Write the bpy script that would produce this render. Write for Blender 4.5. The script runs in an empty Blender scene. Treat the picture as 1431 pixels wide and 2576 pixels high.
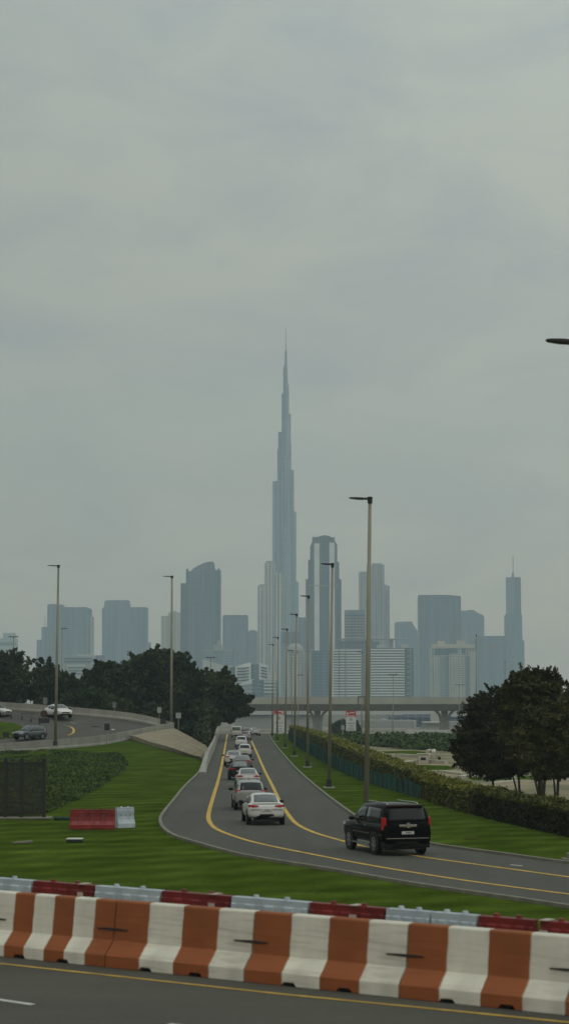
import bpy, math, random
import numpy as np
from math import radians, sin, cos, pi, atan, tan, sqrt
S = bpy.context.scene
# ------------------------------------------------------------------ camera
F = 5000.0; H = 6.5; PW, PH = 1431.0, 2576.0; HOR = 1761.0
PITCH = atan((HOR-PH/2)/F)
cam = bpy.data.objects.new('camera', bpy.data.cameras.new('camera'))
S.collection.objects.link(cam); S.camera = cam
cam.data.sensor_fit = 'VERTICAL'; cam.data.sensor_height = 36.0
cam.data.lens = 36.0*F/PH
cam.data.dof.use_dof = True; cam.data.dof.focus_distance = 320; cam.data.dof.aperture_fstop = 1.8
cam.data.clip_start = 0.5; cam.data.clip_end = 20000
cam.location = (0, 0, H); cam.rotation_euler = (pi/2+PITCH, 0, 0)
# ------------------------------------------------------------------ world, sun, exposure
SUN_EL, SUN_AZ = 58.0, 205.0
W = bpy.data.worlds.new("World"); S.world = W; W.use_nodes = True
nt = W.node_tree; nt.nodes.clear(); L_ = nt.links.new
def N(t, tree=None, **kw):
    n = (tree or nt).nodes.new(t)
    for k, v in kw.items(): setattr(n, k, v)
    return n
out = N('ShaderNodeOutputWorld'); bg = N('ShaderNodeBackground'); bg.inputs[1].default_value = 0.1
sky = N('ShaderNodeTexSky'); sky.sky_type = 'NISHITA'; sky.sun_disc = False
sky.sun_elevation = radians(SUN_EL); sky.sun_rotation = radians(SUN_AZ); sky.dust_density = 4; sky.air_density = 1.5
tc = N('ShaderNodeTexCoord'); sx = N('ShaderNodeSeparateXYZ'); L_(tc.outputs['Generated'], sx.inputs[0])
rmp = N('ShaderNodeValToRGB'); L_(sx.outputs[2], rmp.inputs[0])
e = rmp.color_ramp.elements
e[0].position = 0.0; e[0].color = (4.1, 3.25, 2.45, 1)
e[1].position = 1.0; e[1].color = (7.6, 8.2, 7.8, 1)
for p, c in ((0.04, (4.4, 3.6, 2.68)), (0.10, (4.6, 3.95, 3.15)), (0.2, (4.75, 4.42, 3.78)), (0.32, (4.85, 4.98, 4.45)), (0.6, (6.0, 6.4, 6.1))):
    q = e.new(p); q.color = (*c, 1)
mp = N('ShaderNodeMapping'); mp.inputs['Scale'].default_value = (1.0, 1.0, 2.6); L_(tc.outputs['Generated'], mp.inputs[0])
n1 = N('ShaderNodeTexNoise'); n1.inputs['Scale'].default_value = 8.0; n1.inputs['Detail'].default_value = 6.0; n1.inputs['Roughness'].default_value = .6; n1.inputs['Distortion'].default_value = .5
L_(mp.outputs[0], n1.inputs['Vector'])
cr = N('ShaderNodeValToRGB'); L_(n1.outputs['Fac'], cr.inputs[0])
cr.color_ramp.elements[0].position = .34; cr.color_ramp.elements[0].color = (.86, .88, .98, 1)
cr.color_ramp.elements[1].position = .58; cr.color_ramp.elements[1].color = (1.06, 1.07, 1.03, 1)
mul = N('ShaderNodeMixRGB', blend_type='MULTIPLY'); mul.inputs[0].default_value = 1
side = N('ShaderNodeMath', operation='MULTIPLY_ADD'); L_(sx.outputs[0], side.inputs[0]); side.inputs[1].default_value = .65; side.inputs[2].default_value = 1.0   # the overcast is brighter to the right
sm_ = N('ShaderNodeVectorMath', operation='SCALE'); L_(rmp.outputs[0], sm_.inputs[0]); L_(side.outputs[0], sm_.inputs['Scale'])
L_(sm_.outputs[0], mul.inputs[1]); L_(cr.outputs[0], mul.inputs[2])
mx = N('ShaderNodeMixRGB'); mx.inputs[0].default_value = .94
L_(sky.outputs[0], mx.inputs[1]); L_(mul.outputs[0], mx.inputs[2])
L_(mx.outputs[0], bg.inputs[0]); L_(bg.outputs[0], out.inputs[0])
sl = bpy.data.lights.new('sun', 'SUN'); sl.energy = 0.5; sl.angle = radians(25); sl.color = (1, .95, .87)
so = bpy.data.objects.new('sun', sl); S.collection.objects.link(so)
so.rotation_euler = (radians(90-SUN_EL), 0, radians(180-SUN_AZ)); so.location = (0, -20, 60)
S.view_settings.view_transform = 'Standard'; S.view_settings.look = 'None'
S.view_settings.exposure = 0.0; S.view_settings.gamma = 1.0
S.render.engine = 'CYCLES'; S.cycles.use_denoising = True
S.cycles.volume_bounces = 2; S.cycles.max_bounces = 6; S.cycles.volume_step_rate = 1
rnd = random.Random(7); rng = np.random.default_rng(7)

# ------------------------------------------------------------------ picture measurements -> points in the place
def ray(x, y):
    u = (x-PW/2)/F; v = (PH/2-y)/F
    return (u, cos(PITCH)-v*sin(PITCH), sin(PITCH)+v*cos(PITCH))
def G(x, y, z=0.0):
    d = ray(x, y); t = (z-H)/d[2]; return (d[0]*t, d[1]*t, z)
def D(x, y, Y):
    d = ray(x, y); t = Y/d[1]; return (d[0]*t, Y, H+d[2]*t)
def gz(Y): return 0.0 if Y < 390 else (-4.5*(Y-390)/90 if Y < 480 else -4.5)
# ------------------------------------------------------------------ materials
MATS = {}
def mat(name, col, rough=.7, var=.12, scale=3.0, metal=0.0, spec=.4, bump=0.0, coat=0.0, stretch=None, var2=None):
    if name in MATS: return MATS[name]
    m = bpy.data.materials.new(name); m.use_nodes = True; t = m.node_tree; b = t.nodes['Principled BSDF']
    b.inputs['Roughness'].default_value = rough; b.inputs['Metallic'].default_value = metal
    b.inputs['Specular IOR Level'].default_value = spec
    if coat: b.inputs['Coat Weight'].default_value = coat; b.inputs['Coat Roughness'].default_value = .06
    co = N('ShaderNodeTexCoord', t); mpn = N('ShaderNodeMapping', t)
    if stretch: mpn.inputs['Scale'].default_value = stretch
    t.links.new(co.outputs['Object'], mpn.inputs[0])
    nz = N('ShaderNodeTexNoise', t); nz.inputs['Scale'].default_value = scale; nz.inputs['Detail'].default_value = 6
    t.links.new(mpn.outputs[0], nz.inputs['Vector'])
    r = N('ShaderNodeValToRGB', t); t.links.new(nz.outputs['Fac'], r.inputs[0])
    lo = var2 if var2 else [c*(1-var) for c in col]; hi = [min(1, c*(1+var)) for c in col]
    r.color_ramp.elements[0].position = .32; r.color_ramp.elements[0].color = (*lo, 1)
    r.color_ramp.elements[1].position = .68; r.color_ramp.elements[1].color = (*hi, 1)
    t.links.new(r.outputs[0], b.inputs['Base Color'])
    if bump:
        bp = N('ShaderNodeBump', t); bp.inputs['Strength'].default_value = bump; bp.inputs['Distance'].default_value = .05
        t.links.new(nz.outputs['Fac'], bp.inputs['Height']); t.links.new(bp.outputs[0], b.inputs['Normal'])
    m.diffuse_color = (*col, 1)
    MATS[name] = m; return m
def facade(name, wall, glass, fh=3.8, cw=3.2, hf=.35, vf=.2, rough=.35, amt=1.0):
    """wall colour where a floor band or a mullion runs, glass colour between"""
    if name in MATS: return MATS[name]
    m = bpy.data.materials.new(name); m.use_nodes = True; t = m.node_tree; b = t.nodes['Principled BSDF']; k = t.links.new
    co = N('ShaderNodeTexCoord', t); s = N('ShaderNodeSeparateXYZ', t); k(co.outputs['Object'], s.inputs[0])
    def frac(sock, per, thr):
        d = N('ShaderNodeMath', t, operation='DIVIDE'); k(sock, d.inputs[0]); d.inputs[1].default_value = per
        f = N('ShaderNodeMath', t, operation='FRACT'); k(d.outputs[0], f.inputs[0])
        g = N('ShaderNodeMath', t, operation='LESS_THAN'); k(f.outputs[0], g.inputs[0]); g.inputs[1].default_value = thr
        return g.outputs[0]
    a = frac(s.outputs[2], fh, hf)
    sm = N('ShaderNodeMath', t, operation='ADD'); k(s.outputs[0], sm.inputs[0]); k(s.outputs[1], sm.inputs[1])
    c = frac(sm.outputs[0], cw, vf)
    mxx = N('ShaderNodeMath', t, operation='MAXIMUM'); k(a, mxx.inputs[0]); k(c, mxx.inputs[1])
    nz = N('ShaderNodeTexNoise', t); nz.inputs['Scale'].default_value = .045; nz.inputs['Detail'].default_value = 4
    vm = N('ShaderNodeMapping', t); vm.inputs['Scale'].default_value = (4.5, 4.5, .12); k(co.outputs['Object'], vm.inputs[0]); k(vm.outputs[0], nz.inputs['Vector'])
    vr = N('ShaderNodeMapRange', t); k(nz.outputs['Fac'], vr.inputs[0]); vr.inputs[1].default_value = .3; vr.inputs[2].default_value = .7; vr.inputs[3].default_value = .45; vr.inputs[4].default_value = 1.25
    am = N('ShaderNodeMath', t, operation='MULTIPLY'); k(mxx.outputs[0], am.inputs[0]); am.inputs[1].default_value = amt
    mm = N('ShaderNodeMixRGB', t); k(am.outputs[0], mm.inputs[0]); mm.inputs[1].default_value = (*glass, 1); mm.inputs[2].default_value = (*wall, 1)
    m2 = N('ShaderNodeMixRGB', t, blend_type='MULTIPLY'); m2.inputs[0].default_value = .8; k(mm.outputs[0], m2.inputs[1]); k(vr.outputs[0], m2.inputs[2])
    k(m2.outputs[0], b.inputs['Base Color']); b.inputs['Roughness'].default_value = rough
    MATS[name] = m; return m
M = {}
M['grass'] = mat('grass', (.054, .083, .0115), .95, .16, .35, spec=.0, bump=.3, stretch=(1, .45, 1), var2=(.038, .060, .0065))
# finer grain over the lawn
def add_grain(m, scale, amt, stretch=(1, 1, 1)):
    t = m.node_tree; b = t.nodes['Principled BSDF']; src = b.inputs['Base Color'].links[0].from_socket
    co = N('ShaderNodeTexCoord', t); mpn = N('ShaderNodeMapping', t); mpn.inputs['Scale'].default_value = stretch
    nz = N('ShaderNodeTexNoise', t); nz.inputs['Scale'].default_value = scale; nz.inputs['Detail'].default_value = 5; nz.inputs['Roughness'].default_value = .65
    t.links.new(co.outputs['Object'], mpn.inputs[0]); t.links.new(mpn.outputs[0], nz.inputs['Vector'])
    r = N('ShaderNodeValToRGB', t); r.color_ramp.elements[0].position = .3; r.color_ramp.elements[0].color = (1-amt,)*3+(1,)
    r.color_ramp.elements[1].position = .7; r.color_ramp.elements[1].color = (1+amt,)*3+(1,)
    t.links.new(nz.outputs['Fac'], r.inputs[0])
    mm = N('ShaderNodeMixRGB', t, blend_type='MULTIPLY'); mm.inputs[0].default_value = 1
    t.links.new(src, mm.inputs[1]); t.links.new(r.outputs[0], mm.inputs[2]); t.links.new(mm.outputs[0], b.inputs['Base Color'])
add_grain(M['grass'], 5, .22); add_grain(M['grass'], .13, .24, (.45, 2.8, 1)); add_grain(M['grass'], 28, .12)
def mow(m, period, amt, rot):
    t = m.node_tree; b = t.nodes['Principled BSDF']; src = b.inputs['Base Color'].links[0].from_socket
    co = N('ShaderNodeTexCoord', t); mpn = N('ShaderNodeMapping', t); mpn.inputs['Rotation'].default_value = (0, 0, rot)
    w = N('ShaderNodeTexWave', t); w.inputs['Scale'].default_value = .314/period; w.inputs['Distortion'].default_value = 3.5; w.inputs['Detail'].default_value = 2; w.inputs['Detail Scale'].default_value = .6
    t.links.new(co.outputs['Object'], mpn.inputs[0]); t.links.new(mpn.outputs[0], w.inputs['Vector'])
    r = N('ShaderNodeMapRange', t); t.links.new(w.outputs['Fac'], r.inputs[0]); r.inputs[3].default_value = 1-amt; r.inputs[4].default_value = 1+amt
    mm = N('ShaderNodeMixRGB', t, blend_type='MULTIPLY'); mm.inputs[0].default_value = 1
    t.links.new(src, mm.inputs[1]); t.links.new(r.outputs[0], mm.inputs[2]); t.links.new(mm.outputs[0], b.inputs['Base Color'])
mow(M['grass'], 3.2, .15, radians(62)); mow(M['grass'], 1.7, .07, radians(20))
M['asphalt'] = mat('asphalt', (.072, .070, .059), .9, .1, .25, spec=.25, stretch=(1, .25, 1), bump=.1)
add_grain(M['asphalt'], 9, .13); add_grain(M['asphalt'], 1.1, .10, (1, .03, 1))
M['asphalt_fg'] = mat('asphalt_foreground', (.070, .068, .054), .9, .14, .5, spec=.25, bump=.1, stretch=(.3, 1, 1)); add_grain(M['asphalt_fg'], 14, .14)
M['yellow'] = mat('yellow_paint', (.50, .32, .045), .7, .15, 2)
add_grain(M['yellow'], 6, .2); add_grain(M['yellow'], .9, .22)
M['whitepaint'] = mat('white_paint', (.55, .55, .5), .7, .15, 2)
M['kerb'] = mat('kerb_concrete', (.18, .17, .13), .9, .2, 1.5)
M['sand'] = mat('sand', (.20, .18, .14), .95, .2, .08, var2=(.12, .115, .085))
M['paving'] = mat('slope_paving', (.235, .195, .130), .9, .15, .6); add_grain(M['paving'], 3, .15)
M['concrete'] = mat('concrete', (.27, .265, .23), .85, .15, .7, stretch=(1, 1, .4)); add_grain(M['concrete'], 4, .12)
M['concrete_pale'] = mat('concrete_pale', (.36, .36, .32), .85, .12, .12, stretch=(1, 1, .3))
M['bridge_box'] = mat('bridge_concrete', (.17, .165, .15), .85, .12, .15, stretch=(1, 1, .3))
M['pole'] = mat('pole_metal', (.25, .24, .18), .6, .18, 1.2, metal=.1, stretch=(1, 1, .3))
M['dark'] = mat('dark_metal', (.022, .023, .022), .6, .1, 3)
M['tyre'] = mat('tyre_rubber', (.012, .012, .012), .8, .1, 5)
M['rim'] = mat('wheel_rim', (.25, .25, .25), .35, .1, 5, metal=.7)
M['glass'] = mat('car_glass', (.012, .015, .017), .06, .05, 3, spec=.32)
M['glass_pale'] = mat('car_glass_pale', (.09, .10, .10), .12, .2, 1.5, spec=.7)
M['glass_mid'] = mat('car_glass_mid', (.05, .06, .062), .1, .2, 1.5, spec=.7)
M['glass_green'] = mat('car_glass_green', (.10, .15, .10), .12, .1, 1.5, spec=.7)
M['red_lens'] = mat('red_lens', (.42, .012, .015), .25, .1, 3, spec=.5)
M['plastic'] = mat('black_plastic', (.006, .006, .006), .5, .1, 3, spec=.2)
M['chrome'] = mat('chrome', (.45, .45, .44), .22, .05, 3, metal=.9)
M['lamp_glass'] = mat('headlight_glass', (.55, .56, .55), .15, .05, 3)
M['plate'] = mat('plate_white', (.5, .52, .5), .5, .05, 3)
M['grey_print'] = mat('grey_print', (.13, .14, .14), .6, .1, 3)
# ------------------------------------------------------------------ mesh helpers
def link(o, parent=None):
    S.collection.objects.link(o)
    if parent is not None: o.parent = parent
    return o
def tag(o, label=None, cat=None, group=None, kind=None):
    if label: o['label'] = label
    if cat: o['category'] = cat
    if group: o['group'] = group
    if kind: o['kind'] = kind
    return o
def empty(name, loc, rz=0, label=None, cat=None, group=None):
    o = bpy.data.objects.new(name, None); o.empty_display_size = .3; o.location = loc; o.rotation_euler = (0, 0, rz)
    link(o); return tag(o, label, cat, group)
class MB:
    def __init__(s): s.v = []; s.f = []
    def add(s, vs, fs):
        n = len(s.v); s.v += [tuple(p) for p in vs]; s.f += [tuple(i+n for i in f) for f in fs]; return s
    def box(s, x0, x1, y0, y1, z0, z1, bev=0):
        if x0 > x1: x0, x1 = x1, x0
        if y0 > y1: y0, y1 = y1, y0
        if z0 > z1: z0, z1 = z1, z0
        return s.add([(x0,y0,z0),(x1,y0,z0),(x1,y1,z0),(x0,y1,z0),(x0,y0,z1),(x1,y0,z1),(x1,y1,z1),(x0,y1,z1)],
                     [(0,3,2,1),(4,5,6,7),(0,1,5,4),(1,2,6,5),(2,3,7,6),(3,0,4,7)])
    def tube(s, p0, p1, r0, r1=None, n=10, caps=True):
        r1 = r0 if r1 is None else r1
        a = np.array(p0, float); b = np.array(p1, float); d = b-a; d /= np.linalg.norm(d)
        h = np.array((0,0,1.)) if abs(d[2]) < .9 else np.array((1.,0,0)); u = np.cross(d, h); u /= np.linalg.norm(u); w = np.cross(d, u)
        vs = [a+r0*(cos(t)*u+sin(t)*w) for t in [2*pi*i/n for i in range(n)]]+[b+r1*(cos(t)*u+sin(t)*w) for t in [2*pi*i/n for i in range(n)]]
        fs = [(i, n+i, n+(i+1) % n, (i+1) % n) for i in range(n)]
        if caps: fs += [tuple(range(n)), tuple(range(2*n-1, n-1, -1))]
        return s.add(vs, fs)
    def ell(s, c, r, nu=12, nv=8, noise=0):
        vs = []; fs = []
        for j in range(nv+1):
            th = pi*j/nv
            for i in range(nu):
                ph = 2*pi*i/nu; k = 1+noise*rnd.uniform(-1, 1)
                vs.append((c[0]+r[0]*k*sin(th)*cos(ph), c[1]+r[1]*k*sin(th)*sin(ph), c[2]+r[2]*k*cos(th)))
        for j in range(nv):
            for i in range(nu): fs.append((j*nu+i, (j+1)*nu+i, (j+1)*nu+(i+1) % nu, j*nu+(i+1) % nu))
        return s.add(vs, fs)
    def loft(s, rings, closed=True, caps=True):
        n = len(rings[0]); vs = [p for r in rings for p in r]; fs = []
        for k in range(len(rings)-1):
            for i in range(n if closed else n-1):
                j = (i+1) % n; fs.append((k*n+i, k*n+j, (k+1)*n+j, (k+1)*n+i))
        if caps and closed: fs += [tuple(range(n-1, -1, -1)), tuple(range((len(rings)-1)*n, len(rings)*n))]
        return s.add(vs, fs)
    def prism(s, poly, z0, z1):
        n = len(poly)
        return s.loft([[(p[0], p[1], z0) for p in poly], [(p[0], p[1], z1) for p in poly]])
    def build(s, name, m, parent=None, loc=None, smooth=False, bevel=0, sub=0):
        me = bpy.data.meshes.new(name); me.from_pydata(s.v, [], s.f); me.update()
        import bmesh
        b = bmesh.new(); b.from_mesh(me); bmesh.ops.recalc_face_normals(b, faces=b.faces); b.to_mesh(me); b.free()
        me.materials.append(m)
        if smooth: me.polygons.foreach_set('use_smooth', [True]*len(me.polygons))
        o = bpy.data.objects.new(name, me)
        if loc is not None: o.location = loc
        link(o, parent)
        if bevel:
            md = o.modifiers.new('bevel', 'BEVEL'); md.width = bevel; md.segments = 2; md.limit_method = 'ANGLE'; md.angle_limit = radians(40)
        if sub:
            md = o.modifiers.new('subd', 'SUBSURF'); md.levels = sub; md.render_levels = sub
        return o
def resample(pts, step):
    P = np.array(pts, float); d = np.r_[0, np.cumsum(np.linalg.norm(np.diff(P, axis=0), axis=1))]
    n = max(2, int(d[-1]/step)+1); t = np.linspace(0, d[-1], n)
    return np.stack([np.interp(t, d, P[:, k]) for k in range(P.shape[1])], 1)
def smooth_path(pts, it=3):
    P = np.array(pts, float)
    for _ in range(it):
        Q = [P[0]]
        for a, b in zip(P[:-1], P[1:]): Q += [.75*a+.25*b, .25*a+.75*b]
        Q.append(P[-1]); P = np.array(Q)
    return P
def sweep(mb, path, prof, closed=True):
    """prof: (side offset to the right of travel, dz)"""
    P = np.array(path, float); rings = []
    for i in range(len(P)):
        t = P[min(i+1, len(P)-1)]-P[max(i-1, 0)]; t[2] = 0; t /= np.linalg.norm(t); r = np.array((t[1], -t[0], 0))
        rings.append([tuple(P[i]+r*a+np.array((0, 0, b))) for a, b in prof])
    return mb.loft(rings, closed=closed, caps=closed)
def np_mesh(name, V, nf, m, parent=None, loc=None):
    me = bpy.data.meshes.new(name); V = V.reshape(-1, 3).astype(np.float32)
    me.vertices.add(len(V)); me.vertices.foreach_set('co', V.ravel())
    me.loops.add(nf*4); me.loops.foreach_set('vertex_index', np.arange(nf*4, dtype=np.int32))
    me.polygons.add(nf); me.polygons.foreach_set('loop_start', np.arange(0, nf*4, 4, dtype=np.int32))
    me.polygons.foreach_set('loop_total', np.full(nf, 4, dtype=np.int32)); me.update(calc_edges=True); me.validate()
    me.materials.append(m); o = bpy.data.objects.new(name, me)
    if loc is not None: o.location = loc
    return link(o, parent)
def leaves(C, size, flat=0.0):
    """quads of random tilt at the points C"""
    n = len(C); a = rng.normal(size=(n, 3)); a[:, 2] *= (1-flat); a /= np.linalg.norm(a, axis=1)[:, None]
    b = rng.normal(size=(n, 3)); b -= (b*a).sum(1)[:, None]*a; b /= np.linalg.norm(b, axis=1)[:, None]
    s = size*rng.uniform(.5, 1.3, n)[:, None]; a = a*s; b = b*s*.55
    return np.stack([C-a-b*.3, C+a*.1-b, C+a+b*.3, C-a*.1+b], 1)
def leafmat(name, dark, light, scale):
    m = mat(name, light, .75, 0.0, scale, spec=.25, var2=dark); t = m.node_tree
    b = t.nodes['Principled BSDF']; g = N('ShaderNodeNewGeometry', t); r = N('ShaderNodeMapRange', t)
    t.links.new(g.outputs['Random Per Island'], r.inputs[0]); r.inputs[3].default_value = .78; r.inputs[4].default_value = 1.22
    src = b.inputs['Base Color'].links[0].from_socket; mm = N('ShaderNodeMixRGB', t, blend_type='MULTIPLY'); mm.inputs[0].default_value = 1
    t.links.new(src, mm.inputs[1]); t.links.new(r.outputs[0], mm.inputs[2]); t.links.new(mm.outputs[0], b.inputs['Base Color'])
    return m
M['leaf_dark'] = leafmat('leaf_dark', (.008, .012, .004), (.050, .062, .013), .22)
M['leaf_mid'] = leafmat('leaf_mid', (.018, .032, .008), (.044, .066, .014), .35)
M['leaf_olive'] = leafmat('leaf_olive', (.020, .021, .008), (.085, .083, .022), .9)
M['leaf_olive_dark'] = leafmat('leaf_olive_dark', (.013, .014, .007), (.058, .057, .018), .9)
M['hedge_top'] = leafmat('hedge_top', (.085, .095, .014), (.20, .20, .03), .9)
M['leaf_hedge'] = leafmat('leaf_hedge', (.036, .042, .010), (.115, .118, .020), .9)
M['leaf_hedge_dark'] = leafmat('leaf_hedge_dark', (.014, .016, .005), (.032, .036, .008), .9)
M['leaf_cover'] = leafmat('leaf_ground_cover', (.022, .040, .007), (.080, .118, .015), .3)
M['leaf_bank'] = leafmat('leaf_bank', (.034, .062, .020), (.070, .108, .032), .2)
M['bark'] = mat('bark', (.035, .028, .02), .9, .2, 3)

# ------------------------------------------------------------------ ground sheet
mb = MB(); ys = [-60, 45, 120, 200, 300, 389, 410, 440, 465, 482, 700, 1200, 2000, 3500, 6300]; xs = [-3900, -1500, -400, -150, -60, -30, 0, 30, 60, 150, 400, 1500, 3900]
vs = [(x, y, gz(y)-.02) for y in ys for x in xs]; nx = len(xs)
mb.add(vs, [(j*nx+i, j*nx+i+1, (j+1)*nx+i+1, (j+1)*nx+i) for j in range(len(ys)-1) for i in range(nx-1) if ys[j] < 389])
tag(mb.build('ground', M['grass']), kind='structure')
mb = MB(); mb.add(vs, [(j*nx+i, j*nx+i+1, (j+1)*nx+i+1, (j+1)*nx+i) for j in range(len(ys)-1) for i in range(nx-1) if ys[j] >= 389])
tag(mb.build('desert_ground', M['sand']), kind='structure')
# ------------------------------------------------------------------ slip road with its kerbs and yellow lines
LK = [(547,1845.5),(538,1875),(526,1895),(512,1925),(500,1946),(464,1979),(435,2017),(406,2052),(402,2066),(409,2085),(435,2104),(464,2113),(532,2133),(604,2153),(700,2169),(860,2194),(1011,2222),(1163,2245),(1289,2262),(1431,2284),(1560,2304),(1750,2332)]
RK = [(675,1845.5),(683,1861),(710,1896),(747,1938),(800,1985),(868,2037),(905,2062),(960,2090),(1010,2108),(1081,2125),(1161,2137),(1256,2149),(1383,2167),(1431,2173),(1560,2186),(1750,2200)]
YL = [(572,1847),(563,1899),(552,1955),(534,2013),(525,2045),(524,2060),(530,2074),(545,2087),(580,2101),(630,2117),(692,2131),(743,2141),(910,2174),(1062,2199),(1213,2222),(1431,2250),(1560,2266),(1750,2288)]
YR = [(625,1847),(646,1893),(664,1936),(688,1982),(705,2020),(725,2050),(742,2071),(770,2087),(805,2100),(862,2116),(930,2134),(1052,2155),(1213,2177),(1431,2207),(1560,2223),(1750,2245)]
def gpath(px, z=0.0, it=2): return smooth_path([G(x, y, z) for x, y in px], it)
lk, rk = gpath(LK), gpath(RK)
def frac_resample(P, n):
    d = np.r_[0, np.cumsum(np.linalg.norm(np.diff(P, axis=0), axis=1))]; t = np.linspace(0, 1, n)**1.0*d[-1]
    return np.stack([np.interp(t, d, P[:, k]) for k in range(3)], 1)
n_ = 160; A, B = frac_resample(lk, n_), frac_resample(rk, n_)
rows = []
for Y in (482, 460, 430, 402, 389.5):
    rows.append(((A[0][0]+(Y-387)*-.03, Y, gz(Y)+.01), (B[0][0]+(Y-387)*-.03, Y, gz(Y)+.01)))
rows += [(tuple(a), tuple(b)) for a, b in zip(A, B)]
mb = MB(); mb.add([p for r in rows for p in r], [(2*i, 2*i+1, 2*i+3, 2*i+2) for i in range(len(rows)-1)])
tag(mb.build('road', M['asphalt']), kind='structure')
def ribbon(name, path, w, dz, m, label=None):
    mb = MB(); P = np.array(path, float); P[:, 2] += dz; sweep(mb, P, [(-w/2, 0), (w/2, 0)], closed=False)
    return tag(mb.build(name, m), kind='structure')
ribbon('lane_marking', resample(gpath(YL), 1.0), .24, .012, M['yellow'])
ribbon('lane_marking', resample(gpath(YR), 1.0), .24, .012, M['yellow'])
for P in (lk[int(len(lk)*.2):], rk):
    mb = MB(); sweep(mb, resample(P, 1.5), [(-.09, -.1), (.09, -.1), (.09, .11), (-.09, .11)]); tag(mb.build('kerb', M['kerb'], bevel=.02), kind='structure')
for (x, y, l) in ((1300, 2177.5, .28),):
    a = G(x-17, y-1.5); b = G(x+12, y+1.5); ribbon('lane_marking', [a, b], .18, .012, M['whitepaint'])
# ------------------------------------------------------------------ foreground road on its low embankment
FZ = 1.6
BAR = [(-130, 2393), (0, 2406), (192, 2427), (344, 2442), (505, 2460), (607, 2471), (708, 2485), (1072, 2520), (1431, 2556), (1560, 2569)]
pa, pb = np.array(G(0, 2406, FZ)), np.array(G(1431, 2556, FZ)); bd = (pb-pa)/np.linalg.norm(pb-pa); bn = np.array((bd[1], -bd[0], 0))   # bn points to the camera
def FP(along, off, z=FZ): p = pa+bd*along+bn*off; return (p[0], p[1], z)
mb = MB(); mb.add([FP(-60, 45, FZ), FP(60, 45, FZ), FP(60, -.9, FZ), FP(-60, -.9, FZ)], [(0, 1, 2, 3)]); tag(mb.build('road', M['asphalt_fg']), kind='structure')
mb = MB(); sweep(mb, [FP(-60, 0, 0), FP(60, 0, 0)], [(45, -.4), (45, FZ-.012), (-8.2, FZ-.012), (-9.0, FZ-.1), (-15.5, -.4)]); tag(mb.build('verge', M['grass']), kind='structure')
ye = [G(x, y, FZ) for x, y in ((-200, 2404), (0, 2424.5), (354, 2463), (712, 2502), (1112, 2541), (1431, 2573), (1600, 2590))]
ribbon('lane_marking', ye, .11, .008, M['yellow'])
for (x0, y0, x1, y1) in ((-60, 2507, 84, 2528), (425, 2577, 600, 2597)):
    ribbon('lane_marking', [G(x0, y0, FZ), G(x1, y1, FZ)], .12, .008, M['whitepaint'])
# ------------------------------------------------------------------ concrete barriers
def stripemat(name, w, first, ca=(.67, .65, .55), cb=(.30, .088, .024), ph=0.0):
    m = mat(name, ca, .75, .1, 1.6, var2=tuple(c*.80 for c in ca), stretch=(1, 1, .5)); t = m.node_tree; b = t.nodes['Principled BSDF']; k = t.links.new
    src = b.inputs['Base Color'].links[0].from_socket
    co = N('ShaderNodeTexCoord', t); s = N('ShaderNodeSeparateXYZ', t); k(co.outputs['Object'], s.inputs[0])
    nz0 = N('ShaderNodeTexNoise', t); nz0.inputs['Scale'].default_value = 5; k(co.outputs['Object'], nz0.inputs['Vector'])
    wob = N('ShaderNodeMath', t, operation='MULTIPLY_ADD'); k(nz0.outputs['Fac'], wob.inputs[0]); wob.inputs[1].default_value = .03; sb = N('ShaderNodeMath', t, operation='SUBTRACT'); k(s.outputs[0], sb.inputs[0]); sb.inputs[1].default_value = .03; k(sb.outputs[0], wob.inputs[2])
    d = N('ShaderNodeMath', t, operation='DIVIDE'); k(wob.outputs[0], d.inputs[0]); d.inputs[1].default_value = 2*w
    f = N('ShaderNodeMath', t, operation='FRACT'); k(d.outputs[0], f.inputs[0])
    g = N('ShaderNodeMapRange', t); k(f.outputs[0], g.inputs[0])
    e1 = .5; g.inputs[1].default_value = e1-.012; g.inputs[2].default_value = e1+.012
    if first == 'orange': g.inputs[3].default_value = 1; g.inputs[4].default_value = 0
    nz = N('ShaderNodeTexNoise', t); nz.inputs['Scale'].default_value = 1.3; nz.inputs['Detail'].default_value = 6; k(co.outputs['Object'], nz.inputs['Vector'])
    r = N('ShaderNodeValToRGB', t); k(nz.outputs['Fac'], r.inputs[0])
    r.color_ramp.elements[0].position = .3; r.color_ramp.elements[0].color = (cb[0]*.75, cb[1]*.78, cb[2]*.8, 1)
    r.color_ramp.elements[1].position = .7; r.color_ramp.elements[1].color = (*cb, 1)
    mm = N('ShaderNodeMixRGB', t); k(g.outputs[0], mm.inputs[0]); k(src, mm.inputs[1]); k(r.outputs[0], mm.inputs[2])
    # scuffs and grime that streak along the block
    st = N('ShaderNodeMapping', t); st.inputs['Scale'].default_value = (.6, 3, 9); k(co.outputs['Object'], st.inputs[0])
    n3 = N('ShaderNodeTexNoise', t); n3.inputs['Scale'].default_value = 1.6; n3.inputs['Detail'].default_value = 8; k(st.outputs[0], n3.inputs['Vector'])
    r3 = N('ShaderNodeValToRGB', t); k(n3.outputs['Fac'], r3.inputs[0]); r3.color_ramp.elements[0].position = .28; r3.color_ramp.elements[0].color = (.62, .58, .52, 1); r3.color_ramp.elements[1].position = .52; r3.color_ramp.elements[1].color = (1, 1, 1, 1)
    m4 = N('ShaderNodeMixRGB', t, blend_type='MULTIPLY'); m4.inputs[0].default_value = .4; k(mm.outputs[0], m4.inputs[1]); k(r3.outputs[0], m4.inputs[2])
    k(m4.outputs[0], b.inputs['Base Color']); return m
BH = 1.19
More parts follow.
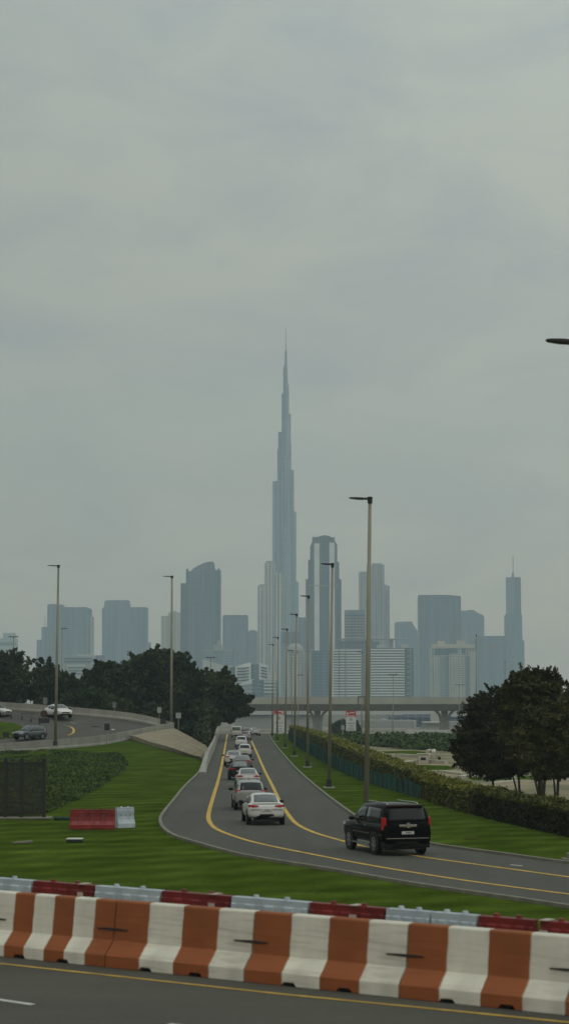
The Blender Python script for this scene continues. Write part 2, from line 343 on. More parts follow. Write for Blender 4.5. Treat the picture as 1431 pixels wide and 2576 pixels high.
def barrier(a0, a1, w, first, label, plate=True):
    Ln = a1-a0
    root = empty('concrete_barrier', FP(a0, -.42), math.atan2(bd[1], bd[0]), label, 'barrier', 'orange and white concrete barriers along the near road')
    half = [(.42, 0), (.42, .22), (.19, .47), (.11, BH-.03), (.085, BH)]
    prof = [(-x, z) for x, z in half]+[(x, z) for x, z in reversed(half)]
    slots = [(Ln*.30-.16, Ln*.30+.16), (Ln*.66-.16, Ln*.66+.16)]
    st = [(.012, 0)]
    for s0, s1 in slots: st += [(s0, 0), (s0+.05, .065), (s1-.05, .065), (s1, 0)]
    st.append((Ln-.012, 0)); m = MB()
    m.loft([[(x, y, max(z, zb)) for y, z in prof] for x, zb in st])
    m.build('barrier_body', stripemat('barrier_stripes_%.3f_%s' % (w, first), w, first), root, bevel=.012)
    if plate:
        m = MB(); m.loft([[(Ln+u, -.185, .67-t), (Ln+u, -.14, .67-t), (Ln+u, -.14, .67+t), (Ln+u, -.185, .67+t)] for u, t in ((-.40, .008), (-.1, .02), (.1, .02), (.34, .008))])
        m.build('joint_bar', M['dark'], root)
    for s0, s1 in slots: m = MB(); m.box(s0+.07, s1-.07, -.40, .40, .004, .05); m.build('slot_shade_fill', M['plastic'], root)  # black block in each lifting slot, its inner shade put into the colour
    return root
def along_at(x, ypx, z=FZ, off=0):   # distance along the line where the picture column x crosses it
    best = None
    for k in range(-300, 700):
        a = k*.03; p = FP(a, off, z); u = p[0]/p[1]*F*1.0; 
        px = PW/2+p[0]/(p[1]*cos(PITCH)+(p[2]-H)*sin(PITCH))*F
        if best is None or abs(px-x) < best[0]: best = (abs(px-x), a)
    return best[1]
zt = FZ+BH
cuts = [along_at(x, 0, zt, -.27) for x in (-12, 290, 635, 1022, 1440)]
ln = [cuts[i+1]-cuts[i] for i in range(4)]
barrier(cuts[0]-3.1, cuts[0], 3.1/4, 'orange', 'striped concrete barrier cut by the left edge of the photo')
barrier(cuts[0], cuts[1], ln[0]/6, 'white', 'concrete barrier with six narrow stripes, leftmost full one beside the near road')
barrier(cuts[1], cuts[2], ln[1]/4, 'orange', 'concrete barrier left of middle whose left end stripe touches another orange stripe')
barrier(cuts[2], cuts[3], ln[2]/4, 'orange', 'concrete barrier right of middle, below the white plastic barriers')
barrier(cuts[3], cuts[4], ln[3]/4, 'orange', 'rightmost full concrete barrier, closest one to the camera, with the widest stripes')
barrier(cuts[4], cuts[4]+3.2, .8, 'orange', 'striped concrete barrier running out of the photo at the right edge', plate=False)
# ------------------------------------------------------------------ plastic water barriers
M['wb_red'] = mat('red_plastic', (.21, .018, .016), .5, .2, 1.5, var2=(.12, .011, .010)); M['wb_white'] = mat('white_plastic', (.44, .50, .54), .5, .12, 2, var2=(.32, .38, .43))
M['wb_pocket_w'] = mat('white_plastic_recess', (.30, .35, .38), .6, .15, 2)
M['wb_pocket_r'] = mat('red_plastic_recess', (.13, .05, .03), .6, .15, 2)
M['strap'] = mat('pale_strap', (.48, .40, .36), .6, .15, 2)
def water_barrier(Ln, col, label, loc, rz, group, h=1.06, strap=None):
    root = empty('water_barrier', loc, rz, label, 'barrier', group)
    half = [(.25, 0), (.25, .22), (.16, .42), (.12, .62), (.12, h-.14), (.09, h-.12), (.09, h)]
    prof = [(-x, z) for x, z in half]+[(x, z) for x, z in reversed(half)]
    xs_ = [0.02, .06]; m = MB(); rings = []
    nseg = 4
    st = [(0.015, .92), (.05, 1)]
    for i in range(nseg):
        c = Ln*(i+.5)/nseg; w = Ln/nseg*.30
        st += [(c-w, 1), (c-w+.04, .80), (c+w-.04, .80), (c+w, 1)]
    st += [(Ln-.05, 1), (Ln-.015, .92)]
    for x, k in st: rings.append([(x, y*(k if .25 < z < h-.13 else 1), z) for y, z in prof])
    m.loft(rings)
    mc = M['wb_red'] if col == 'red' else M['wb_white']; mp_ = M['wb_pocket_r'] if col == 'red' else M['wb_pocket_w']
    m.build('barrier_body', mc, root, bevel=.015)
    for i in range(2):
        m = MB(); c = Ln*(.3+.4*i); m.tube((c, 0, h), (c, 0, h+.055), .06, .05, 12); m.build('filler_cap', mc, root, smooth=False)
    for i in range(3):
        m = MB(); c = Ln*(.25+.25*i); w = .075
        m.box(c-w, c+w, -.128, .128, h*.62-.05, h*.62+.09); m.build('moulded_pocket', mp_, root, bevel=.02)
    if strap is not None:
        m = MB(); m.box(strap, strap+.16, -.135, -.121, h*.28, h-.16); m.box(strap, strap+.16, -.135, .135, h+.003, h+.02); m.build('pale_patch', M['strap'], root)
    return root
def walong(x):
    t = D(x, 0, 1)
    return x
wt0, wt1 = np.array(D(-160, 2184, 45.0)), np.array(D(1560, 2325, 34.4))
wl0 = np.array((wt0[0], wt0[1], FZ)); wd = np.array((wt1[0]-wt0[0], wt1[1]-wt0[1], 0)); wlen = np.linalg.norm(wd); wd /= wlen; wrz = math.atan2(wd[1], wd[0])
def WP(a): p = wl0+wd*a; return (p[0], p[1], FZ+.001)
def wfind(x):
    lo, hi = 0, wlen
    for _ in range(40):
        m_ = (lo+hi)/2; p = WP(m_); px = PW/2+p[0]/(p[1]*cos(PITCH)+(2.6-H)*sin(PITCH))*F
        lo, hi = (m_, hi) if px < x else (lo, m_)
    return lo
WB = [(-75, 90, 'white', 'white plastic barrier at the far left end of the roadside row', None), (90, 246, 'red', 'leftmost red plastic barrier in the row behind the striped concrete', .75),
      (246, 413, 'white', 'white plastic barrier between the leftmost and second red ones', None), (413, 588, 'red', 'second red plastic barrier of the row from the left, with a pale patch', .7),
      (588, 784, 'white', 'white plastic barrier in the middle of the roadside row', None), (784, 976, 'red', 'third red plastic barrier of the row, right of middle, with a broad pale patch', .55),
      (976, 1090, 'white', 'short white plastic barrier just right of the third red one', None), (1090, 1207, 'white', 'white plastic barrier just left of the last red pair', None),
      (1207, 1350, 'red', 'red plastic barrier second from the right edge of the row', None), (1362, 1530, 'red', 'red plastic barrier cut by the right edge of the photo', .02)]
for i, (x0, x1, c, lab, sp) in enumerate(WB):
    a0, a1 = wfind(x0), wfind(x1)
    water_barrier(a1-a0-.02, c, lab, WP(a0), wrz, 'red and white plastic barriers along the lawn edge', strap=(None if sp is None else sp*(a1-a0)))
# the pair out on the lawn
p = G(176, 2086); q = G(289, 2087); water_barrier(q[0]-p[0], 'red', 'single red plastic barrier standing out on the lawn', (p[0], p[1], 0), 0, 'plastic barriers out on the lawn', h=1.0)
p = G(292, 2083); q = G(333, 2075); water_barrier(1.0, 'white', 'pale blue white plastic barrier end-on beside the red one on the lawn', (p[0], p[1], 0), radians(32), 'plastic barriers out on the lawn', h=1.03)
# flat slabs on the lawn, slab and netting frame
def simple(name, m, mt, loc, label, cat, group=None, bevel=0, smooth=False):
    return tag(m.build(name, mt, None, loc, bevel=bevel, smooth=smooth), label, cat, group)
p = G(57, 2121); m = MB(); m.loft([[(-.42, -.3, 0), (.42, -.1, 0), (.45, .35, 0), (-.3, .2, 0)], [(-.42, -.3, .06), (.42, -.1, .12), (.45, .35, .12), (-.3, .2, .06)]]); simple('manhole_cover', m, M['kerb'], (p[0], p[1], 0), 'thin pale tilted slab lying flat on the lawn at far left', 'slab', 'pale slabs on the lawn', bevel=.01)
p = G(189, 2118); m = MB(); m.box(-.36, .36, -.3, .3, 0, .13); o = simple('manhole_cover', m, M['dark'], (p[0], p[1], 0), 'square pale topped slab with dark sides on the lawn below the red barrier', 'slab', 'pale slabs on the lawn', bevel=.02)
m = MB(); m.box(-.37, .37, -.31, .31, .131, .17); m.build('slab_top', M['whitepaint'], o, bevel=.01)
p = G(1425, 2168); m = MB(); m.box(-.22, .9, -.25, .25, 0, .16); m.box(.0, .9, -.18, .18, .161, .36); simple('concrete_footing', m, M['kerb'], (p[0], p[1], 0), 'small stepped concrete block at the kerb by the right edge', 'block', bevel=.02)
p = G(1182, 2110); m = MB(); m.loft([[(-.3, -.1, 0), (.3, -.12, 0), (.35, .1, 0), (-.2, .15, 0)], [(-.3, -.1, .03), (.3, -.12, .05), (.35, .1, .04), (-.2, .15, .02)]]); simple('dry_leaf_litter', m, mat('dry_leaf', (.12, .09, .03), .9), (p[0], p[1], 0), 'small brown scrap on the grass right of the black car', 'litter')
fr = G(0, 2060); rt = empty('netting_frame', (fr[0], fr[1], 0), 0, 'dark framed netting screen on a concrete slab at the left edge', 'screen')
wpx = fr[1]/F; fh_ = 140*wpx
m = MB(); m.box(-60*wpx, 128*wpx, -.5, .9, 0, .10); m.build('base_slab', M['kerb'], rt, bevel=.02)
for x in (-45, 14, 54, 110):
    m = MB(); m.box((x-4.5)*wpx, (x+4.5)*wpx, -.08, .08, .1, fh_+.08); m.box((x-5)*wpx, (x+5)*wpx, -.1, .1, fh_+.05, fh_+.22); m.build('post', M['dark'], rt)
m = MB(); m.box(-60*wpx, 112*wpx, -.1, -.04, fh_-.12, fh_); m.build('top_rail', M['dark'], rt)
m = MB(); m.box(-60*wpx, 112*wpx, -.1, -.04, .28, .38); m.build('bottom_rail', M['bark'], rt)
# woven netting: real strands, close set
m = MB(); x = -60*wpx
while x < 110*wpx: m.box(x, x+.028, .0, .008, .12, fh_-.02); x += .056
z = .14
while z < fh_: m.box(-60*wpx, 110*wpx, .009, .016, z, z+.014); z += .06
o = m.build('netting', M['dark'], rt)
p = G(158, 2064); m = MB()
for i, (a, b) in enumerate(((-.42, .05), (-.2, .1), (.05, .04), (.25, .09))): m.tube((a, b, .10), (a+.35, b-.15, .10+.03*(i % 2)), .10, .08, 10)
simple('green_netting_roll', m, mat('green_net', (.012, .045, .035), .8), (p[0], p[1], 0), 'rolled dark green netting lying between the screen and the red barrier', 'netting', smooth=True)

# ------------------------------------------------------------------ left loop: parapets, road, slope, lawn
NEAR = [(-160, 1908, 228), (0, 1894, 232), (154, 1883, 237), (262, 1874, 243), (323, 1861, 252), (385, 1849, 262), (425, 1841, 267)]
FAR = [(-160, 1778, 292), (-60, 1781, 280), (40, 1786, 272), (185, 1797, 268), (308, 1808, 268), (370, 1818, 270), (415, 1830, 271.5)]
TURN = [(434, 1838, 270)]
near = smooth_path([D(*p) for p in NEAR], 2); far = smooth_path([D(*p) for p in FAR], 2)
na, fa = frac_resample(near, 40), frac_resample(far, 40); tt = 9
def loop_pt(i, k): a, b = na[i], fa[i]; return a*(1-k)+b*k
V = []; Fc = []
for i in range(40):
    for k in range(tt): V.append(tuple(loop_pt(i, k/(tt-1))))
for i in range(39):
    for k in range(tt-1): Fc.append((i*tt+k, (i+1)*tt+k, (i+1)*tt+k+1, i*tt+k+1))
m = MB(); m.add(V, Fc); tag(m.build('road', M['asphalt']), kind='structure')
def proj(p):
    yc = p[1]*cos(PITCH)+(p[2]-H)*sin(PITCH); zc = -p[1]*sin(PITCH)+(p[2]-H)*cos(PITCH)
    return PW/2+p[0]/yc*F, PH/2-zc/yc*F
LG = [(loop_pt(i, k/30.), ) for i in range(40) for k in range(31)]
LP = np.array([a[0] for a in LG]); LPX = np.array([proj(p) for p in LP])
def on_loop(x, y, dz=0.03):
    d = np.hypot(LPX[:, 0]-x, LPX[:, 1]-y); idx = np.argsort(d)[:4]; w = 1/(d[idx]+.2); p = (LP[idx]*w[:, None]).sum(0)/w.sum(); p[2] += dz; return p
def surf_z(p):
    d = np.hypot(LP[:, 0]-p[0], LP[:, 1]-p[1]); idx = np.argsort(d)[:5]; w = 1/(d[idx]+.05); return float((LP[idx, 2]*w).sum()/w.sum())
def lp_line(px, w, dz=.05, m_='yellow'):
    P = smooth_path([on_loop(x, y, dz) for x, y in px], 2); ribbon('lane_marking', P, w, 0, M[m_])
lp_line([(160, 1826), (180, 1829), (188, 1838), (184, 1846), (172, 1850)], .3)
lp_line([(0, 1800), (40, 1797), (90, 1795)], .3)
lp_line([(260, 1806), (308, 1812), (350, 1818), (385, 1828), (392, 1832)], .22)
lp_line([(178, 1818), (200, 1822), (290, 1818)], .16, m_='whitepaint')
lp_line([(232, 1828), (252, 1829)], .5, m_='whitepaint'); lp_line([(282, 1836), (287, 1838)], .4, m_='whitepaint')
# island of grass inside the loop
isl = [(-150, 1820), (0, 1816), (40, 1822), (62, 1832), (58, 1850), (30, 1858), (0, 1860), (-150, 1868)]
P = [on_loop(x, y, .06) for x, y in isl]; m = MB(); m.loft([[tuple(q-np.array((0, 0, .3))) for q in P], [tuple(q+np.array((0, 0, .06))) for q in P]]); tag(m.build('grass_island', M['grass']), kind='structure')
# parapets
def parapet(path, h, label, name='concrete_parapet', w=.22):
    m = MB(); sweep(m, resample(path, 2.5), [(-w/2-.06, -1.2), (w/2+.06, -1.2), (w/2+.05, .15), (w/2-.03, .3), (w/2-.03, h), (-w/2+.03, h), (-w/2+.03, .3), (-w/2-.05, .15)])
    P0 = path[0]; o = m.build(name, M['concrete']); return tag(o, label, 'parapet')
tip = [D(425, 1841, 267), D(434, 1839.5, 268.5), D(437, 1838, 270), D(434, 1835.5, 271.5), D(415, 1830, 271.5)]
parapet(np.vstack([near, tip[1:3]]), 1.12, 'long concrete parapet along the near side of the loop road, above the lawn')
parapet(np.vstack([tip[2:4], far[::-1]]), .98, 'curved concrete parapet along the far side of the loop road, below the trees')
# paved slope and lawn mound
top_ = [D(329,1860,251.5), D(385,1850,261.5), D(426,1842,266.5), D(437,1838.5,268), D(470,1856,243), D(524,1882,219)]
bot_ = [D(329,1861,251), D(358,1869,246), D(385,1878,241), D(432,1892,231.5), D(470,1902,223), D(511,1913,214)]
m = MB(); TA, BA = frac_resample(np.array(top_), 14), frac_resample(np.array(bot_), 14); rows = []
for a, b in zip(TA, BA):
    for k in range(5): q = a*(1-k/4)+b*k/4; q[2] += .05*sin(k*2+a[0]); rows.append(tuple(q))
m.add(rows, [(i*5+k, (i+1)*5+k, (i+1)*5+k+1, i*5+k+1) for i in range(13) for k in range(4)])
sl_ = m.build('paved_slope', M['paving']); md = sl_.modifiers.new('solid', 'SOLIDIFY'); md.thickness = .5; md.offset = -1; tag(sl_, kind='structure')
up = [D(-160,1908,228), D(0,1894.5,231.9), D(154,1883.5,236.9), D(262,1874.5,242.9), D(323,1861,251.9)]+bot_[1:]
lo = [G(-160,1935), G(0,1915), G(154,1912), G(262,1912), G(323,1912), G(358,1914), G(385,1917), G(432,1925), G(470,1932), G(508,1938)]
m = MB(); UA, BA = frac_resample(smooth_path(up, 1), 40), frac_resample(smooth_path(lo, 1), 40); rows = []
for a, b in zip(UA, BA):
    for k in range(9):
        t = k/8; q = a*(1-t)+b*t; zz = a[2]*(1-t)**1.3; q[2] = zz+.0-.015*t; rows.append(tuple(q))
m.add(rows, [(i*9+k, (i+1)*9+k, (i+1)*9+k+1, i*9+k+1) for i in range(39) for k in range(8)])
tag(m.build('lawn_mound', M['grass'], smooth=True), kind='structure')
# low flared wall along the left of the slip road
wp = [G(549,1845.5), G(541,1870), G(534,1888), G(524,1908), G(514,1930), G(509,1946)]
m = MB(); P = resample(smooth_path(wp, 2), 3); rings = []
for i, q in enumerate(P):
    t = P[min(i+1, len(P)-1)]-P[max(i-1, 0)]; t /= np.linalg.norm(t); r = np.array((t[1], -t[0], 0)); k = i/(len(P)-1)
    h = .95 if k < .82 else .95-(k-.82)/.18*.80; w = .16+.10*max(0, k-.5)*2
    rings.append([tuple(q+r*a+np.array((0, 0, b))) for a, b in ((-w-.1, -.05), (w+.12, -.05), (w+.1, .15), (w-.02, h), (-w+.02, h), (-w-.1, .15))])
m.loft(rings); tag(m.build('roadside_wall', M['concrete']), 'low concrete wall that tapers down beside the left edge of the slip road', 'wall')
# rail barrier round the island
pts = [on_loop(x, y, 0) for x, y in ((0, 1806), (25, 1808), (50, 1811), (75, 1816), (100, 1822))]
gr = empty('guard_rail', tuple(pts[0]), 0, 'dark weathered guard rail on posts round the grass inside the loop', 'guard rail'); o0 = pts[0]
m = MB(); sweep(m, [tuple(q-o0) for q in pts], [(-.05, .5), (.05, .5), (.05, .8), (-.05, .8)]); m.build('rail', M['bridge_box'], gr)
for q in resample(pts, 2.2): m = MB(); r = q-o0; m.box(r[0]-.08, r[0]+.08, r[1]+.06, r[1]+.2, r[2]-.2, r[2]+.9); m.build('post', M['dark'], gr)

# ------------------------------------------------------------------ street lamps
def lamp(top, base, Y, z0, label, arm=1.0, rb=.14, rt_=.085, ped=True, group='lamp posts along the right verge', arms=(-1,), dropy=0, th=.06, name='street_lamp', hidden=0):
    b = np.array(D(base[0], base[1], Y)); b[2] = z0-hidden; t = np.array(D(top[0], top[1], Y)); d = t-b
    root = empty(name, tuple(b), 0, label, 'street lamp', group)
    m = MB(); k = .9/np.linalg.norm(d); m.tube((0, 0, 0), tuple(d*.995), rb, rt_, 14); m.build('pole', M['pole'], root, smooth=True)
    m = MB(); m.tube(tuple(d+np.array((0, 0, -.25))), tuple(d+np.array((0, 0, .08))), rt_*1.35, rt_*1.6, 12); m.build('collar', M['dark'], root)
    for s in arms:
        m = MB(); rings = []; a0 = d+np.array((0, 0, -.02))
        for u, w, h_ in ((0.0, .05, .05), (.28, .06, .06), (.36, .17, th), (.6, .19, th), (.93, .14, th*.65), (1.0, .07, th*.3)):
            c = a0+np.array((s*arm*u, -.04*u, .05*u)); rings.append([tuple(c+np.array((0, w, -h_))), tuple(c+np.array((0, w, h_*.5))), tuple(c+np.array((0, 0, h_))), tuple(c+np.array((0, -w, h_*.5))), tuple(c+np.array((0, -w, -h_)))])
        m.loft(rings); m.build('lamp_head', M['dark'], root)
    if ped:
        m = MB(); m.box(-.42, .42, -.42, .42, 0, .10); m.build('base_pad', M['concrete'], root, bevel=.02)
        m = MB(); m.tube((0, 0, .1), (0, 0, .62), rb*1.5, rb*1.35, 14); m.build('base_sleeve', M['dark'], root)
    return root
def Yof(y): return G(0, y)[1]
LR = [((930,1254),(920,2093),1.05,'tallest looking street lamp, rising behind the black car'), ((836,1419),(827,1983),.86,'street lamp on the verge, second from the black car'),
      ((776,1499.5),(773,1931),.82,'street lamp third from the black car, in front of the two-tone tower'), ((746,1545.5),(740,1903),.85,'fourth street lamp from the black car'),
      ((722,1582.5),(717,1882),.83,'fifth street lamp from the black car'), ((699,1603.5),(697,1865.5),.85,'sixth street lamp from the black car, second furthest of the row'),
      ((687,1621.5),(685,1852.5),.9,'seventh street lamp from the black car, furthest of the row')]
for t, b, a, l in LR: lamp(t, b, Yof(b[1]), 0, l, arm=a)
bY = 48.; lb = D(1475, 2300, bY); lamp((1466, 859), (1476, 2390), bY, 0, 'street lamp with only its dark head in view at the right edge', arm=.92, ped=True, th=.055)
zL = D(140, 1877, 236)[2]
lamp((148,1423), (140,1877), 234, zL, 'tall street lamp in front of the loop parapet at far left', arm=1.3, rb=.19, rt_=.12, group='tall lamp posts by the loop road')
lamp((433,1450), (431,1838), 279, 0, 'tall street lamp behind the tip of the loop parapet, before the dark trees', arm=1.25, rb=.21, rt_=.13, group='tall lamp posts by the loop road', ped=False)
SM = [((35,1602), 1670, 420, (-1,1), 'distant double headed lamp over the trees at the far left edge'), ((157,1581), 1680, 460, (1,), 'slim distant lamp beside the tall left street lamp'),
      ((530,1654), 1760, 420, (-1,1), 'distant double headed lamp above the dark tree, before the curved white building'), ((750,1698), 1800, 520, (1,), 'short distant lamp with one head to the right, among the poles in the middle'),
      ((735,1636), 1835, 440, (-1,), 'slim lamp standing between the fourth and fifth lamps of the verge row'),
      ((988,1697), 1842, 480, (-1,1), 'double headed lamp in front of the striped hotel'), ((910,1640), 1840, 470, (-1,), 'slim lamp close left of the tallest lamp pole'),
      ((1155,1723), 1842, 620, (-1,1), 'small double headed lamp in front of the balconied beige tower'), ((1197,1597), 1790, 400, (), 'bare thin dark mast left of the right hand trees'), ((1269,1665), 1760, 500, (), 'thin faint mast behind the right hand trees')]
for t, yb, Y, arms, l in SM:
    z0 = gz(Y); lamp(t, (t[0]-1, yb), Y, z0, l, arm=(13*Y/F if arms != (1,) or t[0] == 157 else 13*Y/F), rb=.13, rt_=.075, ped=False, group='slim distant lamp posts', arms=arms, th=.1)

# ------------------------------------------------------------------ small signs by the loop
def small_sign(x0, x1, y0, y1, ybase, Y, label, mt, round_=False):
    a = np.array(D((x0+x1)/2, ybase, Y)); t0 = np.array(D(x0, y0, Y)); t1 = np.array(D(x1, y1, Y))
    root = empty('road_sign', tuple(a), 0, label, 'sign', 'small road signs by the loop'); w = (t1[0]-t0[0])/2; h0, h1 = t1[2]-a[2], t0[2]-a[2]
    m = MB()
    if round_: m.tube((0, -.06, (h0+h1)/2), (0, -.03, (h0+h1)/2), w, w, 20)
    else: m.box(-w, w, -.06, -.03, h0, h1)
    m.build('sign_plate', mt, root, bevel=.01); m = MB(); m.tube((0, 0, 0), (0, 0, h1-.1), .05, .05, 8); m.build('post', M['pole'], root); return root
sg = mat('sign_back_grey', (.16, .17, .16), .6); sw = mat('sign_grey_white', (.30, .32, .30), .6)
small_sign(109,119.5,1755,1771,1792,273,'small grey sign on the far parapet above the white car', sg)
small_sign(283.5,293,1766,1780,1800,270,'small grey sign on the middle of the far parapet', sg)
small_sign(396,406,1779,1793,1822,272,'small pale sign near the tip of the far parapet', sw)
small_sign(442.5,455.5,1793,1807,1838,262,'pale square sign on a post behind the paved slope', sw)
small_sign(263,276,1820,1837,1873,242,'dark square sign on a post standing at the near parapet', M['dark'])
small_sign(8,23,1842,1855,1893,231,'dark square sign on a post at the near parapet by the left edge', M['dark'])
small_sign(404,417,1807,1820,1830,271,'small dark box sign inside the tip of the loop', M['dark'])
r = small_sign(102,120,1788,1804,1824,248,'round reddish brown sign back with a dark plate beneath it, left of the lamp pole', mat('rust_red', (.055, .022, .014), .8), True)
m = MB(); k = 248/F; m.box(-13*k, 14*k, -.075, -.065, 5*k, 17*k); m.build('lower_plate', M['dark'], r)

# ------------------------------------------------------------------ tall red and white board signs
M['board_red'] = mat('board_red', (.42, .02, .022), .6); M['board_white'] = mat('board_white', (.50, .52, .50), .6)
def board(x0, x1, y0, ym, y1, Y, label, arrow):
    a = np.array(D((x0+x1)/2, y1, Y)); k = Y/F; g = gz(Y); root = empty('board_sign', (a[0], Y, g), 0, label, 'sign', 'tall red and white board signs before the bridge')
    w = (x1-x0)/2*k; zb = a[2]-g; h = (y1-y0)*k; hm = (y1-ym)*k
    m = MB(); m.box(-w, w, 0, .12, zb, zb+hm-.004); m.build('white_panel', M['board_white'], root)
    m = MB(); m.box(-w, w, 0, .12, zb+hm, zb+h); m.build('red_panel', M['board_red'], root)
    m = MB(); zt_ = zb+hm; hh = h-hm                                    # white mark and bars on the red panel
    s = 1 if arrow else -1
    m.add([(-s*w*.85, -.01, zt_+hh*.25), (-s*w*.85, -.01, zt_+hh*.85), (-s*w*.35, -.01, zt_+hh*.55)], [(0, 1, 2)])
    m.box(-w*.3, w*.8, -.012, -.004, zt_+hh*.62, zt_+hh*.8); m.box(-w*.9, w*.8, -.012, -.004, zt_+hh*.08, zt_+hh*.24)
    m.build('lettering', M['board_white'], root)
    m = MB(); m.tube((0, -.015, zb+hm*.82), (0, -.004, zb+hm*.82), w*.3, w*.3, 16); m.build('emblem', mat('emblem_grey', (.28, .30, .27), .7), root)
    m = MB()
    for f_, ww in ((.56, .8), (.38, .5), (.22, .62), (.09, .7)): m.box(-w*ww, w*ww, -.012, -.004, zb+hm*f_-.09, zb+hm*f_+.04)
    m.build('lettering', M['grey_print'], root)
    for s in (-1, 1): m = MB(); m.box(s*w*.8-.08, s*w*.8+.08, .121, .28, 0, zb+h*.9); m.build('post', M['dark'], root)
board(870, 895, 1789, 1804, 1839, 415, 'tall white board with red top and grey emblem, right of the second lamp pole', True)
board(689, 715, 1787, 1799, 1843, 440, 'tall white board with red top half hidden by the far lamp poles', False)
m = MB(); k = 300/F; a = D(862, 1848, 300); m.tube((0, 0, 0), (0, 0, 14*k), .05, .05, 8); m.add([(-5*k, -.06, 14*k), (5*k, -.06, 14*k), (4*k, -.06, 22*k), (0, -.06, 25*k), (-4*k, -.06, 22*k), (0, -.06, 10*k)], [(0, 1, 2, 3, 4), (0, 5, 1)]); m.box(-4*k, 4*k, -.05, .02, 12*k, 23*k)
simple('marker_sign', m, sw, (a[0], a[1], a[2]), 'small pale marker on a short post in front of the round bush', 'sign')

# ------------------------------------------------------------------ elevated road bridge
BY = 700.
bx0, bx1 = D(150, 0, BY)[0], D(1750, 0, BY)[0]
def bz(x, y): return D(x, y, BY)[2]
br = empty('bridge', (D(798, 1800, BY)[0], BY, -4.5), radians(-1.2), 'long grey concrete flyover with flared piers crossing behind the road', 'bridge'); ox = br.location.x
zt_, zm_, zu_ = bz(800, 1753.5)+4.5, bz(800, 1770)+4.5, bz(800, 1788.5)+4.5
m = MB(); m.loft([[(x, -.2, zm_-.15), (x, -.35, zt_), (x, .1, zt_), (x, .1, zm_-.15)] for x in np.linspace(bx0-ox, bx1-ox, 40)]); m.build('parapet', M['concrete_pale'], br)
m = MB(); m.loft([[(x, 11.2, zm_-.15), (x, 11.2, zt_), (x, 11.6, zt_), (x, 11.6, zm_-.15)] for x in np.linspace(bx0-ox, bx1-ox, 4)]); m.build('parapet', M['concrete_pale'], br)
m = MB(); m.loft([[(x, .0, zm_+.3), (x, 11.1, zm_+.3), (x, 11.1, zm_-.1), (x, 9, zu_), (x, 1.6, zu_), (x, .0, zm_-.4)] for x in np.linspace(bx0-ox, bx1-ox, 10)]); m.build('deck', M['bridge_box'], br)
for px in (479, 798, 1119, 1440):
    c = D(px, 1800, BY)[0]-ox; m = MB()
    top_z = zu_-.02
    for sgn in (-1, 1):
        rings = []
        for z, xo, w in ((0, 1.05, .80), (5.2*.42, .98, .72), (5.2*.62, 1.1, .6), (top_z*.80, 1.7, .55), (top_z*.92, 2.5, .62), (top_z, 3.0, .8)):
            rings.append([(c+sgn*(xo-w), 4.4, z), (c+sgn*(xo+w*.9), 4.4, z), (c+sgn*(xo+w*.9), 6.2, z), (c+sgn*(xo-w), 6.2, z)])
        m.loft(rings)
    m.loft([[(c-w, 4.6, z), (c+w, 4.6, z), (c+w, 6.0, z), (c-w, 6.0, z)] for z, w in ((-.3, 1.3), (top_z*.5, 1.15), (top_z*.8, 1.0), (top_z, 1.25))])
    m.build('pier', mat('pier_concrete', (.21, .205, .18), .85, .15, .5), br)
m = MB(); k = BY/F; a = D(902, 0, BY)[0]-ox
for s in (-8, 8): m.box(a+s*k-.12, a+s*k+.12, -.7, -.5, zt_-2.3, zt_-.1+.35)
m.box(a-8*k, a+8*k, -.7, -.5, zt_+.1, zt_+.35); m.build('gantry_frame', M['dark'], br)

# ------------------------------------------------------------------ far buildings
Z0 = -4.5
FM = dict(
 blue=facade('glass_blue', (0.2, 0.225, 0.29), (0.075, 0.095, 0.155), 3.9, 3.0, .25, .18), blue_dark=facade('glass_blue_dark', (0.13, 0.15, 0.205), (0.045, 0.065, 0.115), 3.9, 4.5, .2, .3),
 slate=facade('glass_slate', (0.22, 0.235, 0.3), (0.11, 0.13, 0.2), 3.6, 6.0, .3, .2), teal=facade('glass_teal', (0.14, 0.19, 0.235), (0.055, 0.1, 0.155), 4.0, 9, .25, .12),
 white=facade('white_ribs', (.56, .53, .48), (.24, .26, .28), 40, 5.5, .02, .55), rose=facade('rose_ribs', (.36, .335, .32), (.15, .17, .19), 3.6, 5.0, .25, .5),
 beige=facade('beige_wall', (.50, .45, .36), (.30, .28, .24), 3.6, 6.0, .5, .5), paleglass=facade('pale_glass', (0.24, 0.28, 0.33), (0.11, 0.16, 0.21), 3.8, 3.0, .3, .2),
 grid=facade('beige_grid', (.50, .46, .39), (.09, .14, .19), 3.4, 4.2, .32, .28), burj=facade('silver_glass', (0.27, 0.275, 0.34), (0.135, 0.155, 0.225), 14, 5.0, .06, .3, .3),
 plain_white=mat('far_white', (.44, .44, .42), .8, .08, .05), plain_pale=mat('far_pale', (.30, .31, .30), .8, .1, .03), band=mat('far_band_white', (.66, .66, .64), .8, .08, .05),
 glassplain=mat('far_glass', (.035, .070, .10), .3, .2, .04), beigeplain=mat('far_beige', (.45, .40, .31), .8, .08, .05))
def part_boxes(root, Y, ox, specs):
    for sp in specs:
        name, x0, x1, yt, mt = sp[:5]; y0 = sp[5] if len(sp) > 5 else 0; dep = sp[6] if len(sp) > 6 else 30; yb = sp[7] if len(sp) > 7 else None
        X0, X1, Zt = D(x0, yt, Y)[0]-ox, D(x1, yt, Y)[0]-ox, D(x0, yt, Y)[2]-Z0
        zb = 0 if yb is None else D(x0, yb, Y)[2]-Z0
        m = MB(); m.box(X0, X1, y0, y0+dep, zb, Zt); m.build(name, FM[mt], root)
def building(name, Y, xc, label, specs, cat='building', group=None):
    ox = D(xc, 1761, Y)[0]; root = empty(name, (ox, Y, Z0), 0, label, cat, group); part_boxes(root, Y, ox, specs); return root, ox
